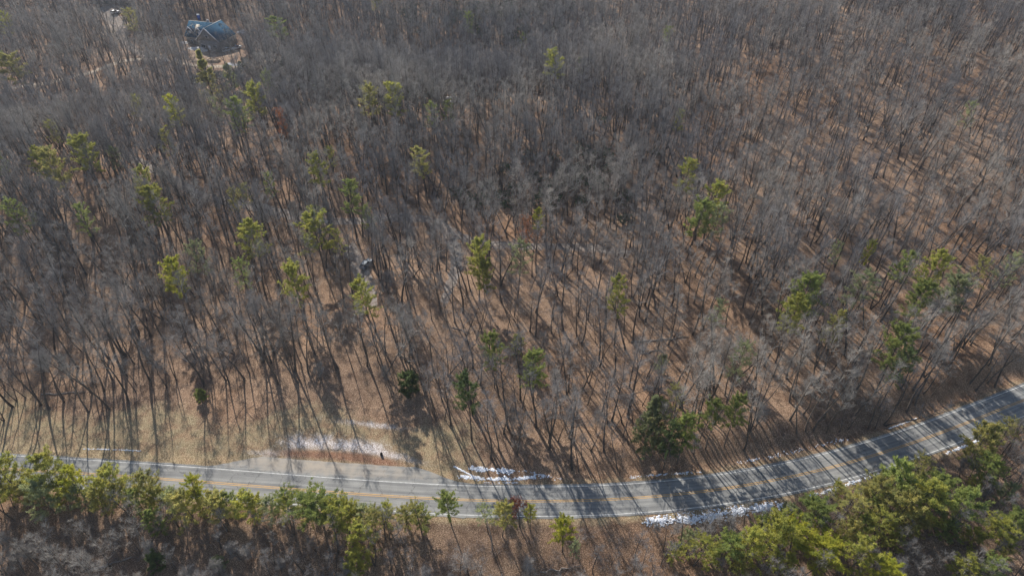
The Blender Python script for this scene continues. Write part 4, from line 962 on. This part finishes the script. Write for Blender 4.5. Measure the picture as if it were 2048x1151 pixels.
# ------------------------------------------------------------------ vehicles and site clutter
M_TYRE = mat('tyre', (.03, .03, .03), None, 2, .9); M_RIM = mat('rim', (.4, .4, .42), None, 2, .4, metal=.7)
def prism(poly, w0, w1, m, name, root):          # side outline (x,z) swept across the width
    n = len(poly); V = [(x, -w0, z) for x, z in poly] + [(x, w0, z) for x, z in poly]; o = MB()
    q = [(i, (i + 1) % n, (i + 1) % n + n, i + n) for i in range(n)]
    t = [(0, i, i + 1) for i in range(1, n - 1)] + [(n, n + i + 1, n + i) for i in range(1, n - 1)]
    o.add(V, q, t); return o.build(name, m, root)
def vehicle(px, py, ang, kind, paint, label, cat, cab=None):
    x, y = at(px, py); r = empty('parked_car' if kind == 'suv' else 'pickup_truck', (x, y, float(terrain(x, y)) + .05), ang, label, cat); r.rotation_euler.z = ang
    if kind == 'suv':
        prism([(-2.3, .35), (2.3, .35), (2.35, .75), (2.2, .98), (1.1, 1.08), (-2.2, 1.1), (-2.35, .8)], .92, .92, paint, 'body', r)
        c = prism([(-2.15, 1.09), (1.0, 1.07), (.35, 1.62), (-.1, 1.70), (-1.8, 1.68)], .74, .7, M_WIN, 'window_band', r)
        prism([(-1.82, 1.69), (.33, 1.63), (.1, 1.74), (-1.6, 1.76)], .72, .7, paint, 'roof', r)
    else:
        prism([(-2.8, .45), (2.8, .45), (2.8, .95), (2.6, 1.1), (1.3, 1.15), (-.6, 1.15), (-.6, .7), (-2.8, .7)], .95, .95, paint, 'body', r)
        for s_ in (-1, 1): MB().box(-2.8, -.62, s_ * .9 - .05, s_ * .9 + .05, .7, 1.2).build('bed_side', paint, r)
        MB().box(-2.84, -2.74, -.85, .85, .7, 1.2).build('tailgate', paint, r)
        prism([(-.58, 1.16), (1.3, 1.16), (.75, 1.72), (-.45, 1.74)], .78, .7, M_WIN, 'window_band', r); prism([(-.5, 1.75), (.72, 1.73), (.6, 1.82), (-.4, 1.84)], .78, .7, cab or paint, 'cab_roof', r)
    for sx in (-1.45, 1.45):
        for sy in (-.86, .86):
            w = MB().tube([(sx, sy - .12, .34), (sx, sy + .12, .34)], [.35, .35], 12, True).build('wheel', M_TYRE, r)
            MB().tube([(sx, sy - .135, .34), (sx, sy + .135, .34)], [.19, .19], 10, True).build('rim', M_RIM, w)
    e = 2.33 if kind == 'suv' else 2.78
    for sy in (-.68, .68): MB().box(e, e + .05, sy - .18, sy + .18, .72, .88).build('headlight', M_TRIM, r)
    MB().box(-e - .06, -e + .02, -.8, .8, .42, .6).build('bumper', M_RIM, r); return r
M_CARB = mat('car_paint_dark', (.22, .25, .28), (.16, .19, .22), 1, .6, spec=.3); M_CARW = mat('car_paint_white', (.8, .8, .8), (.72, .72, .72), 1, .35, spec=.5); M_BLUEP = mat('blue_paint', (.10, .33, .75), None, 1, .4)
vehicle(733, 531, math.radians(68), 'suv', M_CARB, 'dark blue-grey car parked on the gravel strip in the wood', 'car')
vehicle(231, 27, math.radians(60), 'suv', M_CARW, 'white car on the drive below the second house', 'car')
vehicle(455, 103, math.radians(65), 'pickup', M_CARW, 'left one of two white pickups beside the new house', 'pickup truck')
vehicle(474, 98, math.radians(62), 'pickup', M_CARW, 'right one of two white pickups, the one with a blue cab roof', 'pickup truck', M_BLUEP)
x, y = at(399, 40); pt_ = empty('portable_toilet', (x, y, float(terrain(x, y))), .4, 'bright blue portable toilet with a white roof behind the new house', 'toilet'); pt_.scale = (1.25,) * 3
MB().box(-.6, .6, -.6, .6, 0, 2.1).build('cabin', mat('toilet_blue', (.03, .12, .6), None, 1, .5), pt_); MB().box(-.66, .66, -.66, .66, 2.103, 2.35).build('roof', M_TRIM, pt_); MB().box(-.4, .4, -.64, -.603, .15, 1.9).build('door', mat('toilet_door', (.05, .16, .62), None, 1, .5), pt_)
x, y = at(427, 123); bn = empty('lumber_bin', (x, y, float(terrain(x, y))), -.12, 'open timber-framed bin of scrap wood in front of the new house', 'bin')
for a in ((-3, 3, -1.5, -1.3), (-3, 3, 1.3, 1.5), (-3, -2.8, -1.3, 1.3), (2.8, 3, -1.3, 1.3)): MB().box(*a, 0, 1.1).build('side', M_WOOD, bn)
m = MB()
for j in range(26): a = rs.uniform(0, 3.1); m.box(-.9, .9, -.09, .09, .2 + .03 * j, .26 + .03 * j, a, (rs.uniform(-1.9, 1.9), rs.uniform(-.5, .5)))
o = m.build('scrap_wood', M_WOOD, bn); o['kind'] = 'stuff'
for j, (p, a, lab) in enumerate([((388, 123), -.3, 'upper pale board stack left of the timber bin'), ((385, 119 + 14), -.35, 'lower pale board stack left of the timber bin')]):
    x, y = at(*p); b_ = empty('board_stack', (x, y, float(terrain(x, y))), a, lab, 'boards')
    for q in range(4): MB().box(-2.2, 2.2 - .2 * q, -.5 + .26 * q, -.27 + .26 * q, 0, .22 + .05 * (q % 2)).build('board', M_WOOD, b_)
def mound(px, py, R, H, m, label, name):
    x, y = at(px, py); r = np.random.default_rng(px); k, n = 18, 6; V = []; 
    for i in range(n):
        f = i / (n - 1)
        for j in range(k):
            a = j * 2 * math.pi / k; q = R * f * (1 + .22 * math.sin(a * 3 + px) + .1 * r.normal()); dx, dy = q * math.cos(a) * 1.3, q * math.sin(a)
            V.append((dx, dy, float(terrain(x + dx, y + dy)) - float(terrain(x, y)) + H * (math.cos(f * math.pi) * .5 + .5) * (1 + .1 * r.normal()) - .05 * f))
    V = np.array(V); i = np.arange(n - 1)[:, None] * k; j = np.arange(k)[None]; j2 = (j + 1) % k
    o = MB(); o.add(V, np.stack([i + j, i + j2, i + k + j2, i + k + j], -1).reshape(-1, 4)); tag(o.build(name, m, None, (x, y, float(terrain(x, y))), True), label, 'pile')
M_SAND = mat('pale_gravel', (.70, .68, .66), (.45, .42, .40), 3, .95, 6, .4)
mound(400, 98, 4.2, 1.0, M_SAND, 'large pale gravel pile left of the new house shadow', 'gravel_pile')
mound(369, 86, 2.0, .8, M_SAND, 'small white rubble pile at the left corner of the new house', 'gravel_pile')
mound(466, 130, 3.4, .4, mat('grey_gravel', (.46, .46, .48), (.28, .28, .3), 3, .95, 6, .4), 'flat grey stone pile right of the timber bin', 'gravel_pile')
mound(482, 64, 2.2, .4, M_SAND, 'low scattered pale rubble right of the new house', 'gravel_pile')
x, y = at(333, 123); tk = empty('storage_tank', (x, y, float(terrain(x, y))), 0, 'small white tank standing alone beside the dirt track', 'tank')
MB().tube([(0, 0, 0), (0, 0, 1.5), (0, 0, 1.75)], [.75, .75, .3], 14, True).build('body', M_TRIM, tk); MB().tube([(0, 0, 1.74), (0, 0, 1.9)], [.18, .18], 8, True).build('lid', M_POST, tk)
x, y = at(900, 206); fr = empty('open_shed', (x, y, float(terrain(x, y))), .1, 'small pale flat-roofed shelter almost hidden in the wood, upper centre', 'shed')
MB().box(-4, 4, -1.3, 1.3, 2.2, 2.36).build('roof', M_GREYW, fr); MB().box(-3.8, 3.8, -1, 1, .5, .65).build('floor', M_GREYW, fr)
for a in (-3.6, 3.6):
    for b in (-1.1, 1.1): MB().box(a - .07, a + .07, b - .07, b + .07, -.2, 2.2).build('post', M_GREYW, fr)
x, y = at(652, 448); gt = empty('gate', (x, y, float(terrain(x, y))), -.1, 'low white rail gate behind the largest dome-shaped pine', 'gate')
for z in (.5, .9, 1.25): MB().box(-1.5, 1.5, -.04, .04, z, z + .12).build('rail', M_TRIM, gt)
for a in (-1.58, 1.58): MB().box(a - .07, a + .07, -.07, .07, -.2, 1.45).build('post', M_TRIM, gt)

# ------------------------------------------------------------------ air
hm = bpy.data.materials.new('haze_air'); hm.use_nodes = True; hn = hm.node_tree; hn.nodes.clear()
ho = hn.nodes.new('ShaderNodeOutputMaterial'); hv = hn.nodes.new('ShaderNodeVolumePrincipled')
hv.inputs['Color'].default_value = (.80, .88, 1, 1); hv.inputs['Density'].default_value = .0001; hv.inputs['Anisotropy'].default_value = .3
hn.links.new(hv.outputs[0], ho.inputs['Volume'])
hz = MB().box(-760, 760, -520, 1300, -120, CAM_H + 4).build('haze', hm); tag(hz, kind='stuff')
